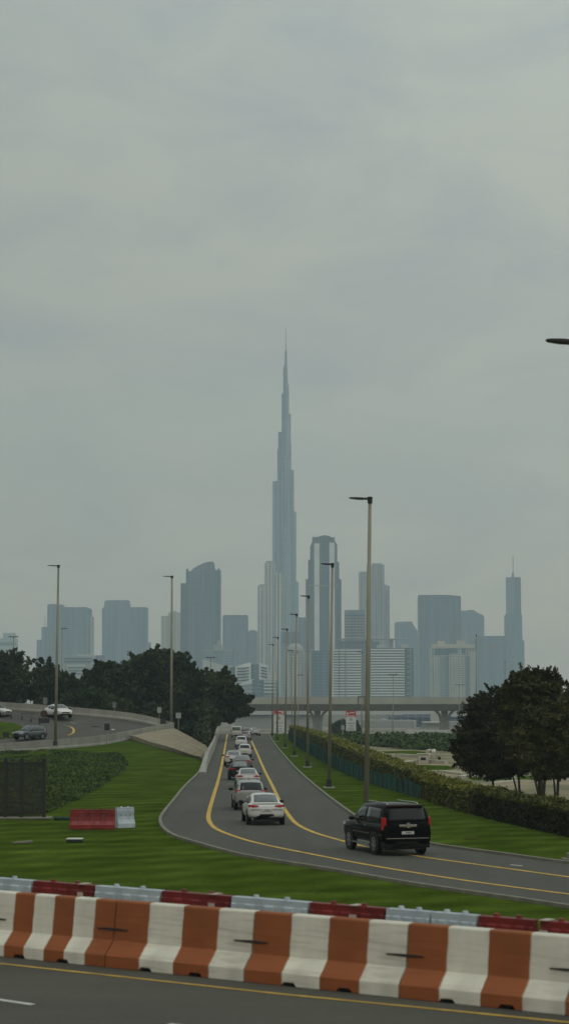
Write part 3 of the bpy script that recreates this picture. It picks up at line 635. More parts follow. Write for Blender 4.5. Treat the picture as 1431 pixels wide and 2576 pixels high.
def poly_part(root, Y, ox, name, pts, mt, y0, dep):
    q = [D(x, y, Y) for x, y in pts]; m = MB(); m.loft([[(p[0]-ox, y0, p[2]-Z0) for p in q], [(p[0]-ox, y0+dep, p[2]-Z0) for p in q]]); return m.build(name, FM[mt], root)
building('low_building', 4300, 20, 'pale low stepped building just above the trees at the far left edge', [('wall', -30, 42, 1606, 'plain_pale'), ('upper_storey', 8, 38, 1592, 'plain_pale', 6, 18), ('window_band', -30, 42, 1616, 'glassplain', -1, .9, 1624)])
r, ox = building('office_tower', 3900, 175, 'broad dark tower pair with curved roof behind the tall left lamp', [('left_block', 120, 160, 1521, 'blue'), ('side_annex', 92, 120.5, 1609, 'slate', 8, 20), ('side_tower', 105, 120, 1577, 'slate', 4, 16), ('right_strip', 228, 235, 1552, 'rose', -2, 24), ('pale_fin', 222, 224, 1548, 'plain_pale', -3.5, 6)])
poly_part(r, 3900, ox, 'right_block', [(160.5, 1700), (160.5, 1528), (170, 1526.5), (195, 1527.5), (215, 1526.5), (229, 1531), (229, 1700)], 'blue', 1, 28)
part_boxes(r, 3900, ox, [('roof_plinth', 124, 140, 1519, 'slate', 4, 10, 1521), ('antenna', 112.6, 113.6, 1550, 'slate', 8, 1, 1577)])
r, ox = building('low_building', 2600, 195, 'cluster of low white flat roofed blocks below the broad dark tower pair', [('wall', 160, 235, 1650, 'plain_pale', 0, 30), ('wall', 195, 235, 1646, 'plain_white', 2, 20), ('wall', 170, 215, 1672, 'plain_white', -4, 3.8), ('wall', 235.5, 258, 1647, 'slate', 30, 10)])
for i, y in enumerate((1655, 1663, 1678, 1686, 1694)): part_boxes(r, 2600, ox, [('window_band', 163 if i < 2 else 172, 232 if i < 2 else 213, y, 'glassplain', -1.2 if i < 2 else -5, 1 if i < 2 else .8, y+3)])
r, ox = building('office_tower', 4000, 315, 'wide stepped blue grey tower standing alone left of the beige tower', [('right_block', 325, 372, 1529, 'blue', 1, 28), ('low_annex', 372.5, 379, 1616, 'slate', 3, 18), ('roof_plinth', 329, 368, 1527, 'slate', 5, 18, 1529)])
poly_part(r, 4000, ox, 'left_block', [(257, 1720), (257, 1531), (262, 1528), (264, 1512), (326, 1511), (328, 1528), (328, 1720)], 'slate', -.5, 30)
part_boxes(r, 4000, ox, [('roof_plinth', 265, 322, 1509.5, 'slate', 4, 18, 1511)])
building('apartment_tower', 3500, 432, 'beige apartment tower beside the tall dark tower with curved crest', [('wall', 405, 425, 1549, 'beige', 2, 24), ('wall', 424, 456, 1541, 'beige', 0, 24), ('roof_block', 428, 444, 1536, 'beigeplain', 4, 12, 1541), ('wall', 455, 461, 1549, 'beige', 3, 20)])
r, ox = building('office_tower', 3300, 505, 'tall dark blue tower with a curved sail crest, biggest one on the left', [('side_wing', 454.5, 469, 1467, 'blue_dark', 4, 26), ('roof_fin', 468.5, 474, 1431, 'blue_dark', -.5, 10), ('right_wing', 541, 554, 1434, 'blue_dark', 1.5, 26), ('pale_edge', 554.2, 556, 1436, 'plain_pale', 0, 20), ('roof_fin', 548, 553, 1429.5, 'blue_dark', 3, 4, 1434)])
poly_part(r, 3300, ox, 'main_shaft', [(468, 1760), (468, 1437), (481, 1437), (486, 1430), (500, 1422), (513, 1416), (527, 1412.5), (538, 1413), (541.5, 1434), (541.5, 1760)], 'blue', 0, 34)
for x in (478, 492, 506, 520, 533): part_boxes(r, 3300, ox, [('vertical_fin', x, x+1.2, 1440, 'slate', -1.4, 1.2)])
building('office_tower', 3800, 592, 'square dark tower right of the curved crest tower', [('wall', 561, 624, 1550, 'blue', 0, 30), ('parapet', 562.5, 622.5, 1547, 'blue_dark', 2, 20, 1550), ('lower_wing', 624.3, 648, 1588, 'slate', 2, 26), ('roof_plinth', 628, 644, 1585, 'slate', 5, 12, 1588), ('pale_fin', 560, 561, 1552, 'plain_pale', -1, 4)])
r, ox = building('low_building', 2900, 552, 'grey glass podium with a pale banded crown in front of the curved crest tower', [('wall', 520, 590, 1637, 'paleglass', 0, 30), ('roof_band', 515, 585, 1634, 'plain_pale', -1, 26, 1637), ('upper_block', 536, 562, 1622, 'plain_pale', 5, 12), ('upper_block', 546, 556, 1611, 'plain_pale', 8, 6)])
# the white ribbed tower pair and the super tall tower
r, ox = building('apartment_tower', 3400, 680, 'white ribbed stepped tower standing left in front of the needle tower', [('left_shaft', 648, 667, 1473, 'white', 2, 26), ('middle_shaft', 665, 693, 1416, 'white', 0, 28), ('roof_block', 669, 685, 1410.5, 'plain_pale', 5, 14, 1416), ('roof_block', 652, 664, 1469.5, 'plain_pale', 6, 12, 1473)])
poly_part(r, 3400, ox, 'right_shaft', [(690, 1760), (690, 1438), (709, 1442), (717, 1454), (720, 1600), (720, 1760)], 'white', 1.5, 24)
for x in (691, 699, 712): part_boxes(r, 3400, ox, [('dark_slot', x, x+1.4, 1447, 'glassplain', .4 if x > 692 else -.4, 1.0)])
TY = 4350.; tx = D(719, 1761, TY)[0]; bj = empty('needle_tower', (tx, TY, Z0), 0, 'super tall tapering needle skyscraper in the middle of the skyline', 'skyscraper')
def tX(x): return D(x, 1500, TY)[0]-tx
def tZ(y): return D(719, y, TY)[2]-Z0
def capsule(ang, length, w, z1, name, z0=0):
    n = 8; pts = [(0, -w), (length-w, -w)]+[(length-w+w*sin(pi*i/n), -w*cos(pi*i/n)) for i in range(1, n)]+[(length-w, w), (0, w)]
    ca, sa = cos(ang), sin(ang); m = MB(); m.prism([(x*ca-y*sa, x*sa+y*ca) for x, y in pts], z0, z1); return m.build(name, FM['burj'], bj, bevel=0)
aL, aR, aF = radians(158), radians(22), radians(-90)
for xl, yt, w in ((685.6, 1210, 8.5), (700, 1087, 9.0), (708.6, 990, 7), (712.6, 922, 4.8)): capsule(aL, -tX(xl)/cos(radians(22)), w, tZ(yt), 'wing_tier')
capsule(aL, -tX(697.5)/cos(radians(22)), 8.7, tZ(1130), 'wing_tier')
for xl, yt, w in ((751, 1463, 8.2), (744.8, 1287, 8.8), (739.3, 1182.5, 9.2), (731.2, 1041, 7.6), (726.8, 969, 5.2), (732.2, 1114, 8.0)): capsule(aR, tX(xl)/cos(radians(22)), w, tZ(yt), 'wing_tier')
for ln_, yt, w in ((48, 1400, 8.0), (38, 1330, 8.6), (28, 1150, 8.3), (20, 1060, 7.2), (11, 950, 4.2)): capsule(aF, ln_, w, tZ(yt), 'wing_tier')
m = MB(); zz = [0, tZ(1150), tZ(990), tZ(930), tZ(883), tZ(880)]; rr = [13, 9.5, 6.0, 3.6, 2.2, 1.0]
m.loft([[(r_*cos(2*pi*i/12), r_*sin(2*pi*i/12), z) for i in range(12)] for z, r_ in zip(zz, rr)]); m.build('core', FM['burj'], bj, smooth=False)
m = MB(); m.tube((0, 0, tZ(884)), (0, 0, tZ(850)), 1.0, .75, 8); m.tube((0, 0, tZ(850)), (0, 0, tZ(824)), .75, .25, 8); m.build('spire', FM['slate'], bj)
building('low_building', 3300, 760, 'hazy blue block at the right foot of the needle tower', [('wall', 750, 771, 1553, 'slate', 0, 25), ('wall', 735, 752, 1590, 'slate', 3, 20)])
building('apartment_tower', 2900, 731, 'glass topped block behind the white domed building', [('wall', 706, 757, 1592, 'paleglass', 0, 25), ('glass_top', 709, 728, 1589, 'blue', -1, 20, 1617), ('glass_top', 731, 755, 1589, 'blue', -1, 20, 1617), ('pale_edge', 728.4, 730.6, 1590, 'plain_pale', -2, 4)])
r, ox = building('domed_building', 2500, 742, 'white building with a pale dome behind the middle lamp poles', [('wall', 716, 768, 1636, 'rose', 0, 26), ('side_wall', 768.3, 782, 1640, 'plain_pale', 4, 20), ('glass_shaft', 726, 748, 1650, 'grid', -1.5, 1.2)])
k = 2500/F; m = MB(); m.ell((0, 13, D(742, 1636, 2500)[2]-Z0-.2), (22*k, 12, 19*k), 20, 10); m.build('dome', FM['plain_pale'], r, smooth=True)
for x in (724.5, 735, 747.5): part_boxes(r, 2500, ox, [('white_pier', x, x+1.8, 1645, 'band', -2.6, 1)])
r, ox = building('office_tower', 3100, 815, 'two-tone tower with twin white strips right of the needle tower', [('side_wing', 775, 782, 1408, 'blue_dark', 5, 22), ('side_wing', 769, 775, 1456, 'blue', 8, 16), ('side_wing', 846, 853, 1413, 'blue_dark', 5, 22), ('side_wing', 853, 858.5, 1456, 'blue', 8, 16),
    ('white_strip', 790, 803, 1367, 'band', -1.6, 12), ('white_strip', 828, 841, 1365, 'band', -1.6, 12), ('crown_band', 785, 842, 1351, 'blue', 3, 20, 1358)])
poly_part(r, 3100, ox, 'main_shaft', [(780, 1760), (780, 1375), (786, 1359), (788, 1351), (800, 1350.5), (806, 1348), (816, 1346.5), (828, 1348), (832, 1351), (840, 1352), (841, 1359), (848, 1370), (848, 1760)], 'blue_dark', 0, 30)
part_boxes(r, 3100, ox, [('sky_band', 777, 853, 1472, 'plain_pale', -2.2, .5, 1474), ('sky_band', 803.2, 827.8, 1367, 'slate', -1.1, .9, 1369)])
building('office_tower', 2600, 800, 'blue glass block at the foot of the two-tone tower', [('wall', 767, 833, 1637, 'teal', 0, 26), ('roof_band', 773, 792, 1633, 'plain_pale', 3, 12, 1637)])
r, ox = building('apartment_tower', 3000, 892, 'short tower with pale horizontal stripes left of the tallest lamp pole', [('wall', 867, 917, 1540, 'glassplain', 0, 24), ('roof_band', 867, 916, 1534.5, 'slate', -.5, 20, 1546)])
for i in range(12): part_boxes(r, 3000, ox, [('balcony_band', 866.5, 915.5, 1551+i*7.2, 'rose', -1.6, 1.4, 1554+i*7.2)])
r, ox = building('apartment_tower', 3700, 941, 'pale stepped pinkish tower behind the tallest lamp pole', [('left_shaft', 903, 924, 1438, 'rose', 2, 24), ('middle_shaft', 923, 966, 1420, 'rose', 0, 26), ('roof_block', 936, 960, 1416.5, 'plain_pale', 5, 12, 1420), ('right_shaft', 965, 979.5, 1474, 'rose', 1.5, 22), ('roof_block', 967, 975, 1471, 'plain_pale', 5, 10, 1474)])
for x in (930, 944, 958, 971): part_boxes(r, 3700, ox, [('dark_slot', x, x+1.5, 1455 if x < 965 else 1485, 'glassplain', -1.0 if x < 965 else .4, .9)])
r, ox = building('office_tower', 4200, 1022, 'faint blue tower with a rounded shoulder left of the big plain slab', [('base_block', 1006, 1052, 1700, 'slate', 3, 20)])
poly_part(r, 4200, ox, 'main_shaft', [(993, 1790), (993, 1566), (1002, 1564), (1036, 1563.5), (1038, 1570), (1046, 1582), (1051, 1590), (1051, 1790)], 'blue', 0, 28)
r, ox = building('office_tower', 3500, 1105, 'big plain dark slab tower in the right half of the skyline', [('wall', 1053, 1156.5, 1499, 'blue', 0, 40), ('right_edge', 1156.8, 1158.3, 1501, 'slate', -1, 30), ('sign_band', 1092, 1122, 1522, 'slate', -1, .8, 1528)])
poly_part(r, 3500, ox, 'parapet', [(1053.5, 1499), (1053.5, 1496.5), (1120, 1496), (1156, 1499)], 'blue_dark', 2, 30)
for x in (1070, 1088, 1106, 1124, 1142): part_boxes(r, 3500, ox, [('vertical_fin', x, x+.9, 1504, 'slate', -.9, .8)])
r, ox = building('office_tower', 4300, 1188, 'rounded hazy tower just right of the big slab', [])
poly_part(r, 4300, ox, 'main_shaft', [(1159, 1790), (1159, 1536), (1172, 1536), (1180, 1534), (1192, 1535), (1199, 1541), (1214, 1547), (1217, 1552), (1217, 1790)], 'blue', 0, 30)
building('office_tower', 3700, 1240, 'low wide blue block with a faint red sign left of the spired tower', [('wall', 1196, 1271, 1601, 'blue', 0, 30), ('parapet', 1216, 1269, 1599.5, 'slate', 3, 20, 1601), ('wall', 1178, 1196, 1607, 'slate', 3, 25)])
FM['redsign'] = mat('far_red_sign', (.30, .08, .06), .6); part_boxes(bpy.data.objects[[o.name for o in bpy.data.objects if o.get('label', '').startswith('low wide blue block')][0]], 3700, D(1240, 1761, 3700)[0], [('red_sign', 1232, 1246, 1626, 'redsign', -1, .8, 1631)])
r, ox = building('spired_tower', 4100, 1292, 'slim stepped tower with a mast on top, rightmost of the skyline', [('upper_shaft', 1274, 1309, 1452, 'slate', 0, 26), ('middle_shaft', 1271, 1312, 1546, 'blue', -2, 32), ('lower_shaft', 1270, 1317, 1611, 'blue', -4, 36), ('mast_base', 1288, 1293.5, 1440, 'slate', 10, 5, 1452), ('mast', 1290, 1291.6, 1396, 'slate', 12, 1.4, 1440)])
for x in (1279, 1287, 1296, 1303): part_boxes(r, 4100, ox, [('vertical_fin', x, x+1, 1456, 'plain_pale' if x < 1290 else 'glassplain', -.8, .7, 1545)])
# residential tower with balconies
r, ox = building('apartment_tower', 2900, 1135, 'beige residential tower with two roof turrets and balcony grid', [('wall', 1083, 1195, 1628, 'grid', 0, 28), ('cornice', 1085, 1193, 1620.5, 'beigeplain', -2, 24, 1630), ('roof_turret', 1101, 1119, 1612, 'beigeplain', 4, 12, 1621), ('roof_turret', 1149, 1168, 1611, 'beigeplain', 4, 12, 1621),
    ('glass_band', 1092, 1150, 1632, 'glassplain', -1, .9, 1648), ('glass_band', 1160, 1170, 1632, 'glassplain', -1, .9, 1648), ('glass_bay', 1105, 1126, 1652, 'paleglass', -1.2, 1), ('glass_bay', 1170, 1180, 1652, 'blue', -1.2, 1), ('balcony_stack', 1082, 1104, 1650, 'grid', -4, 3.8), ('balcony_stack', 1128, 1167, 1644, 'grid', -4.2, 4), ('side_wall', 1180, 1195.5, 1640, 'plain_pale', -2, 1.8)])
for x in (1082, 1093, 1103, 1128, 1136, 1145, 1155, 1166): part_boxes(r, 2900, ox, [('white_pier', x, x+1.7, 1648, 'beigeplain', -5.4, 1.1)])
for i in range(18): part_boxes(r, 2900, ox, [('balcony_slab', 1083, 1104, 1656+i*5.6, 'plain_white', -5.0, .7, 1657.8+i*5.6), ('balcony_slab', 1129, 1167, 1656+i*5.6, 'plain_white', -5.0, .7, 1657.8+i*5.6)])
# banded hotel
r, ox = building('hotel', 2450, 937, 'wide hotel block with white horizontal balcony bands, behind the bridge', [('left_core', 839, 909, 1634, 'glassplain', 0, 26), ('glass_gap', 909, 933, 1640, 'blue', 3, 22), ('right_core', 933, 1030, 1630, 'glassplain', 0, 26), ('side_wall', 1030.3, 1040, 1630, 'slate', 2, 24), ('roof_house', 855, 940, 1611, 'blue', 5, 18), ('roof_house', 937, 955, 1614, 'slate', 7, 12), ('roof_canopy', 850, 1021, 1606, 'plain_pale', 2, 20, 1608.5), ('roof_box', 948, 972, 1622, 'plain_white', 4, 12), ('roof_box', 1008, 1026, 1621, 'plain_white', 4, 12), ('pale_mast', 980, 990, 1609, 'plain_white', 9, 5, 1632)])
for i in range(19):
    y = 1634+i*6.75
    part_boxes(r, 2450, ox, [('balcony_band', 838, 909, y, 'band', -2.4, 2.2, y+3.3), ('balcony_band', 932, 1017, y-1.5+.0, 'band', -2.4, 2.2, y+1.8)])
    if i % 2 == 0: part_boxes(r, 2450, ox, [('corner_window', 1024, 1029.5, y, 'paleglass', -1, .8, y+6)])
for x in (851, 867): part_boxes(r, 2450, ox, [('pale_pier', x, x+3, 1636, 'slate', -3.4, .9)])
# curved white complex
r, ox = building('curved_building', 2300, 590, 'white building with sweeping sloped roof and dark slit windows above the dark tree', [('glass_wall', 572, 592, 1677, 'teal', 3, 20), ('white_block', 592.2, 631, 1690, 'band', 0, 22), ('glass_wall', 631.3, 652, 1671, 'teal', 3, 20), ('white_block', 600, 640, 1740, 'band', -9, 8)])
poly_part(r, 2300, ox, 'sloped_roof', [(510, 1760), (510, 1658), (520, 1662), (545, 1669), (572, 1676), (590, 1675), (576, 1681), (580, 1700), (582, 1760)], 'plain_white', -2, 22)
poly_part(r, 2300, ox, 'white_block', [(592, 1692), (592, 1677), (610, 1671), (627, 1667), (631, 1667), (631, 1692)], 'band', -.3, 21)
poly_part(r, 2300, ox, 'white_block', [(598, 1745), (598, 1723), (620, 1714), (633, 1709), (640, 1709), (640, 1745)], 'band', -8.5, 8)
for i in range(6): poly_part(r, 2300, ox, 'slit_window', [(596, 1679.5+i*7.6), (606, 1680+i*7.6), (618, 1679+i*7.6), (627, 1678+i*7.6), (627, 1680.5+i*7.6), (612, 1683.5+i*7.6), (596, 1683+i*7.6)], 'glassplain', -1.2, .7)
for i in range(4): poly_part(r, 2300, ox, 'slit_window', [(604, 1724+i*8.5), (636, 1720+i*8.5 if i == 0 else 1723+i*8.5), (637, 1727.5+i*8.5), (604, 1729+i*8.5)], 'paleglass', -10.2, 1.0)
r, ox = building('curved_building', 2200, 675, 'smaller white block with wavy slit windows left of the far lamp poles', [('white_block', 652, 674, 1676, 'band', 0, 20), ('white_block', 672, 699, 1693, 'plain_white', -1, 18), ('glass_wall', 634, 664, 1710, 'teal', -4, 3.5), ('lower_block', 664, 702, 1712, 'paleglass', -5, 4)])
poly_part(r, 2200, ox, 'roof_edge', [(652, 1677), (651, 1667), (662, 1670), (674, 1674), (676, 1678)], 'band', -.2, 16)
for i in range(4): poly_part(r, 2200, ox, 'slit_window', [(656, 1677+i*7.4), (672, 1680+i*7.4), (672, 1684+i*7.4), (656, 1680+i*7.4)], 'glassplain', -.8, .6)
for i in range(4): part_boxes(r, 2200, ox, [('white_band', 664, 692, 1714+i*8.5, 'band', -6.2, 1, 1717+i*8.5)])
# low things seen under the bridge
building('warehouse', 790, 690, 'long pale windowless warehouse seen under the left span of the bridge', [('wall', 590, 790, 1799, 'plain_pale', 0, 30), ('roof_edge', 588, 792, 1797.5, 'slate', -1, 30, 1799.5)])
r, ox = building('warehouse', 800, 980, 'pale box shaped hall seen under the bridge right of the board sign', [('wall', 915, 1040, 1812, 'plain_pale', 0, 20), ('wall', 1040.4, 1047, 1812, 'plain_white', 1, 15), ('roof_plinth', 960, 972, 1808, 'plain_white', 3, 6)])
building('low_building', 820, 1080, 'blue glass low block seen under the bridge left of the right pier', [('wall', 985, 1020, 1799, 'slate', 6, 20), ('wall', 1018, 1082, 1797, 'blue', 0, 20), ('wall', 1033, 1060, 1806, 'teal', -3, 2.6), ('wall', 800, 985, 1798, 'plain_pale', 22, 16)])
building('low_building', 770, 1095, 'pale low shed beside the right pier of the bridge', [('wall', 1067, 1112, 1819, 'plain_pale', 0, 14), ('roof', 1065, 1114, 1816, 'plain_white', -1, 16, 1819.3)])
building('low_building', 790, 1160, 'pale low block right of the right bridge pier, behind the tree branches', [('wall', 1122, 1200, 1815, 'plain_pale', 0, 14), ('wall', 1126, 1230, 1803, 'slate', 18, 14), ('window_band', 1130, 1160, 1805, 'glassplain', 5, .8, 1809)])
m = MB(); a, b = D(1020, 1838, 640), D(1240, 1842, 640); m.box(0, b[0]-a[0], 0, .4, 0, 1.5); simple('boundary_wall', m, FM['plain_white'], (a[0], 640, -4.5), 'long low white wall at the foot of the bridge pier', 'wall')

# ------------------------------------------------------------------ trees
def tree(name, Y, z0, blobs, trunks, n, size, mt, label, group, dens=9, feather=1.0, dep=.9):
    cx = sum(b[0] for b in blobs)/len(blobs); k = Y/F; ox = D(cx, 1761, Y)[0]
    root = empty(name, (ox, Y, z0), 0, label, 'tree', group)
    areas = np.array([b[2]*b[3] for b in blobs], float); areas /= areas.sum(); C = []
    for (bx_, by_, rx, ry), ar in zip(blobs, areas):
        p = D(bx_, by_, Y); c = np.array((p[0]-ox, rng.uniform(-.3, .3)*rx*k, p[2]-z0)); R = np.array((rx*k, rx*k*dep, ry*k))
        nc = max(6, int(dens*sqrt(rx*ry)/6)); nn = max(1, int(n*ar/nc))
        for _ in range(nc):
            d = rng.normal(size=3); d /= np.linalg.norm(d); s = rng.uniform(.45, .92); cc = c+d*R*s; rr_ = rng.uniform(.24, .46)*R.min()
            q = rng.normal(size=(nn, 3)); q /= np.linalg.norm(q, axis=1)[:, None]; q *= (rng.uniform(0, 1, nn)**.45)[:, None]; q[:, 2] *= .75
            C.append(cc+q*rr_)
    for (bx_, by_, rx, ry) in blobs:
        p = D(bx_, by_, Y); c = np.array((p[0]-ox, 0, p[2]-z0)); R = np.array((rx*k, rx*k*dep, ry*k))
        for _ in range(int(feather*sqrt(rx*ry)/4)):
            d = rng.normal(size=3); d[2] = abs(d[2])*.9-.15; d /= np.linalg.norm(d); a_ = c+d*R*.85; nn = int(40+n*.0012)
            dr = d+rng.normal(0, .35, 3); f = rng.uniform(0, 1, nn)[:, None]; C.append(a_+dr*f*R.min()*rng.uniform(.28, .55)+rng.normal(0, R.min()*.045, (nn, 3)))
    C = np.concatenate(C); C = C[C[:, 2] > .3]
    V = leaves(C, size); np_mesh('crown', V, len(V), mt, root)
    m = MB()
    for (tx_, ty0, tops) in trunks:
        p = D(tx_, 1900, Y); b0 = (p[0]-ox, 0, -.4)
        for (qx, qy, r0) in tops:
            q = D(qx, qy, Y); q = np.array((q[0]-ox, rng.uniform(-.3, .3), q[2]-z0)); b0_ = np.array(b0); mid = b0_*.45+q*.55; mid[0] = b0_[0]*.6+q[0]*.4
            m.tube(b0, tuple(mid), r0, r0*.7, 8); m.tube(tuple(mid), tuple(q), r0*.7, r0*.3, 8)
            for _ in range(3):
                e_ = q+np.array((rng.uniform(-1, 1), rng.uniform(-1, 1), rng.uniform(.2, 1)))*r0*9; m.tube(tuple(mid*.4+q*.6), tuple(e_), r0*.35, r0*.12, 6)
    m.build('trunk', M['bark'], root, smooth=True); return root
gL = 'dark trees behind the loop road'
tree('tree', 330, 0, [(12,1690,62,52),(-40,1700,60,60),(45,1730,70,45),(5,1760,70,40)], [(20,0,[(10,1740,.4),(40,1730,.3)])], 10000, .42, M['leaf_dark'], 'dark rounded tree at the far left edge behind the loop road', gL)
tree('tree', 338, 0, [(122,1697,36,36),(150,1725,48,42),(110,1745,52,35),(185,1745,40,38)], [(140,0,[(135,1740,.35),(165,1740,.3)])], 9000, .42, M['leaf_dark'], 'dark tree right of the tall left lamp, sloping down to the right', gL)
tree('tree', 345, 0, [(258,1681,19,18),(232,1700,22,22),(262,1715,46,36),(285,1690,30,26),(250,1745,55,32),(215,1735,25,30)], [(255,0,[(255,1720,.3),(280,1725,.3)])], 9500, .40, M['leaf_dark'], 'dark tree with a small round knob on top, left of the biggest crown', gL)
tree('tree', 340, 0, [(375,1685,55,48),(330,1700,42,38),(405,1665,42,30),(440,1690,45,45),(360,1740,80,45),(430,1750,60,50),(320,1755,50,40)], [(380,0,[(365,1720,.5),(400,1715,.4),(430,1740,.35)])], 19000, .42, M['leaf_dark'], 'biggest dark tree of the left row, around the second tall lamp', gL)
tree('tree', 334, 0, [(480,1712,38,38),(520,1735,42,42),(455,1665,26,22),(480,1775,55,42),(520,1720,30,25),(545,1712,26,22),(470,1740,50,45)], [(492,0,[(485,1765,.4),(510,1765,.35)])], 13000, .42, M['leaf_dark'], 'dark tree between the biggest crown and the leaning one by the road', gL)
tree('tree', 325, 0, [(565,1712,24,24),(552,1745,42,38),(585,1752,26,30),(610,1757,22,15),(600,1785,32,24),(560,1790,40,30),(628,1755,10,9),(520,1790,38,30)], [(528,0,[(545,1790,.38),(575,1770,.28),(510,1785,.25)]), (505,0,[(508,1790,.22)])], 13500, .40, M['leaf_dark'], 'dark leaning tree nearest the slip road, in front of the bridge end', gL)
tree('shrub', 318, 0, [(235,1765,58,32),(185,1768,35,24),(290,1778,40,22)], [(240,0,[(238,1770,.2)])], 8000, .38, M['leaf_mid'], 'lighter green low bushy tree behind the middle of the far parapet', 'green bushes behind the parapet', dens=10)
for bxx, lab in ((20, 'dark undergrowth below the far left tree'), (130, 'dark undergrowth above the white car'), (360, 'dark undergrowth below the biggest dark crown'), (465, 'dark undergrowth left of the slip road wall')):
    tree('bush', 316, 0, [(bxx-50,1805,50,30),(bxx,1795,55,30),(bxx+50,1805,50,30),(bxx+15,1825,60,24)], [(bxx,0,[(bxx,1810,.2)])], 6500, .42, M['leaf_dark'], lab, 'dark undergrowth behind the parapet')
gR = 'olive trees behind the right hedge'
TY_ = 124.
tree('tree', TY_+8, 0, [(1208,1795,36,42),(1225,1845,68,70),(1180,1885,40,45),(1240,1900,75,60),(1235,1770,45,35),(1195,1920,48,35),(1174,1852,22,28),(1240,1940,50,25),(1290,1880,50,60),(1270,1820,50,50),(1262,1945,60,16),(1300,1930,45,22)], [(1306,0,[(1300,1900,.10),(1250,1860,.07)]), (1240,0,[(1235,1900,.1)])], 52000, .085, M['leaf_olive_dark'], 'wide dark olive tree reaching left towards the bridge pier', gR, dens=8, feather=3.5)
tree('tree', TY_+2, 0, [(1340,1738,62,48),(1315,1712,30,24),(1370,1725,38,36),(1345,1790,75,55),(1300,1830,55,50),(1350,1850,60,55),(1285,1745,28,30),(1345,1702,28,20)], [(1361,0,[(1330,1800,.13),(1385,1850,.12),(1352,1860,.15),(1315,1890,.1)])], 50000, .085, M['leaf_olive'], 'tallest olive tree with a ragged top right of the skyline', gR, dens=8, feather=5.0)
tree('tree', TY_-4, 0, [(1300,1870,35,45),(1360,1820,50,50),(1405,1870,60,70),(1375,1915,50,50),(1425,1820,40,60),(1330,1905,45,40),(1435,1920,50,55),(1318,1925,22,22),(1400,1945,42,18)], [(1397,0,[(1410,1880,.11),(1385,1900,.08)])], 44000, .085, M['leaf_olive'], 'lighter olive tree in front at the right edge', gR, dens=8, feather=2.0)
tree('tree', TY_+14, 0, [(1445,1760,45,50),(1420,1790,40,45),(1470,1840,50,60)], [(1455,0,[(1450,1850,.12)])], 9000, .11, M['leaf_olive'], 'olive tree cut by the right edge of the photo, behind the others', gR)
tree('bush', 475, gz(475), [(870,1828,30,20),(850,1832,18,16),(893,1832,16,16),(866,1838,34,14)], [(870,0,[(870,1835,.12)])], 11000, .36, mat('leaf_grey', (.05, .06, .05), .8) , 'round grey green bush behind the red and white board sign', 'round bush', dens=22, feather=.3)
tree('shrub', 210, 0, [(1098,1935,18,14),(1120,1930,14,12),(1108,1918,10,10)], [(1105,0,[(1106,1932,.05)])], 2500, .12, M['leaf_olive'], 'small loose olive shrub in the field left of the wide olive tree', 'round bush')

# ------------------------------------------------------------------ hedges, ground cover, green bank
def hedge(px, h, w, n, size, mt, label, name='hedge', group=None, core='leaf_hedge_dark', top=None):
    P = resample(smooth_path([G(x, y) for x, y in px], 2), 1.0); o0 = P[0].copy(); P = P-o0; m = MB()
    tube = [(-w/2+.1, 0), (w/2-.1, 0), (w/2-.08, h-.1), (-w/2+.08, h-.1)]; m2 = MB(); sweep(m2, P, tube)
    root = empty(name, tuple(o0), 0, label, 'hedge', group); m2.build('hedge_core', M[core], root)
    i = rng.uniform(0, len(P)-1.001, n); a = P[i.astype(int)]; b = P[i.astype(int)+1]; f = (i % 1)[:, None]; c = a*(1-f)+b*f; t = b-a; t /= np.linalg.norm(t, axis=1)[:, None]; r_ = np.stack([t[:, 1], -t[:, 0], 0*t[:, 0]], 1)
    side = rng.integers(0, 3, n); u = np.where(side == 0, -w/2, np.where(side == 1, w/2, rng.uniform(-w/2, w/2, n)))+rng.normal(0, .05, n)
    wob = .08*np.sin(i*1.7)+.06*np.sin(i*.53+1); zz = np.where(side == 2, h+wob+rng.normal(0, .05, n), rng.uniform(0, 1, n)*(h+wob)); c = c+r_*(u+.05*np.sin(i*2.3))[:, None]; c[:, 2] = zz
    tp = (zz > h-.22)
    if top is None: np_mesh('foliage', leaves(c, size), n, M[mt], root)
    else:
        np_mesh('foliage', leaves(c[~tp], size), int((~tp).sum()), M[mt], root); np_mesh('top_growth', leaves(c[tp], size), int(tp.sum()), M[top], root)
    return root
hg = 'clipped hedges along the right verge'
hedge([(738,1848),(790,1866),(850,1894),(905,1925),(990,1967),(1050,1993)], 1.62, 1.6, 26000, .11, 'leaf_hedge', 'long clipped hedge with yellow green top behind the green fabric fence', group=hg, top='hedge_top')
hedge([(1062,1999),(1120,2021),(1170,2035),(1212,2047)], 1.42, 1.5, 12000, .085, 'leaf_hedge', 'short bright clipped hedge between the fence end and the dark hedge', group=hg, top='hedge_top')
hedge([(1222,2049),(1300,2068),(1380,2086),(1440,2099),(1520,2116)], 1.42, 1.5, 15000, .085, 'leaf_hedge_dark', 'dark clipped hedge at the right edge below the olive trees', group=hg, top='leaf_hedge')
fp = resample(smooth_path([G(x, y) for x, y in ((727,1860),(755,1884),(778,1897),(845,1936),(916,1967),(990,1989),(1057,2009))], 1), 2.4); o0 = fp[0]
fe = empty('fabric_fence', tuple(o0), 0, 'low fence of dark green fabric panels on the grass before the long hedge', 'fence')
mgf = mat('green_fabric', (.014, .062, .052), .85, .3, .8, var2=(.008, .036, .030)); n_p = 0
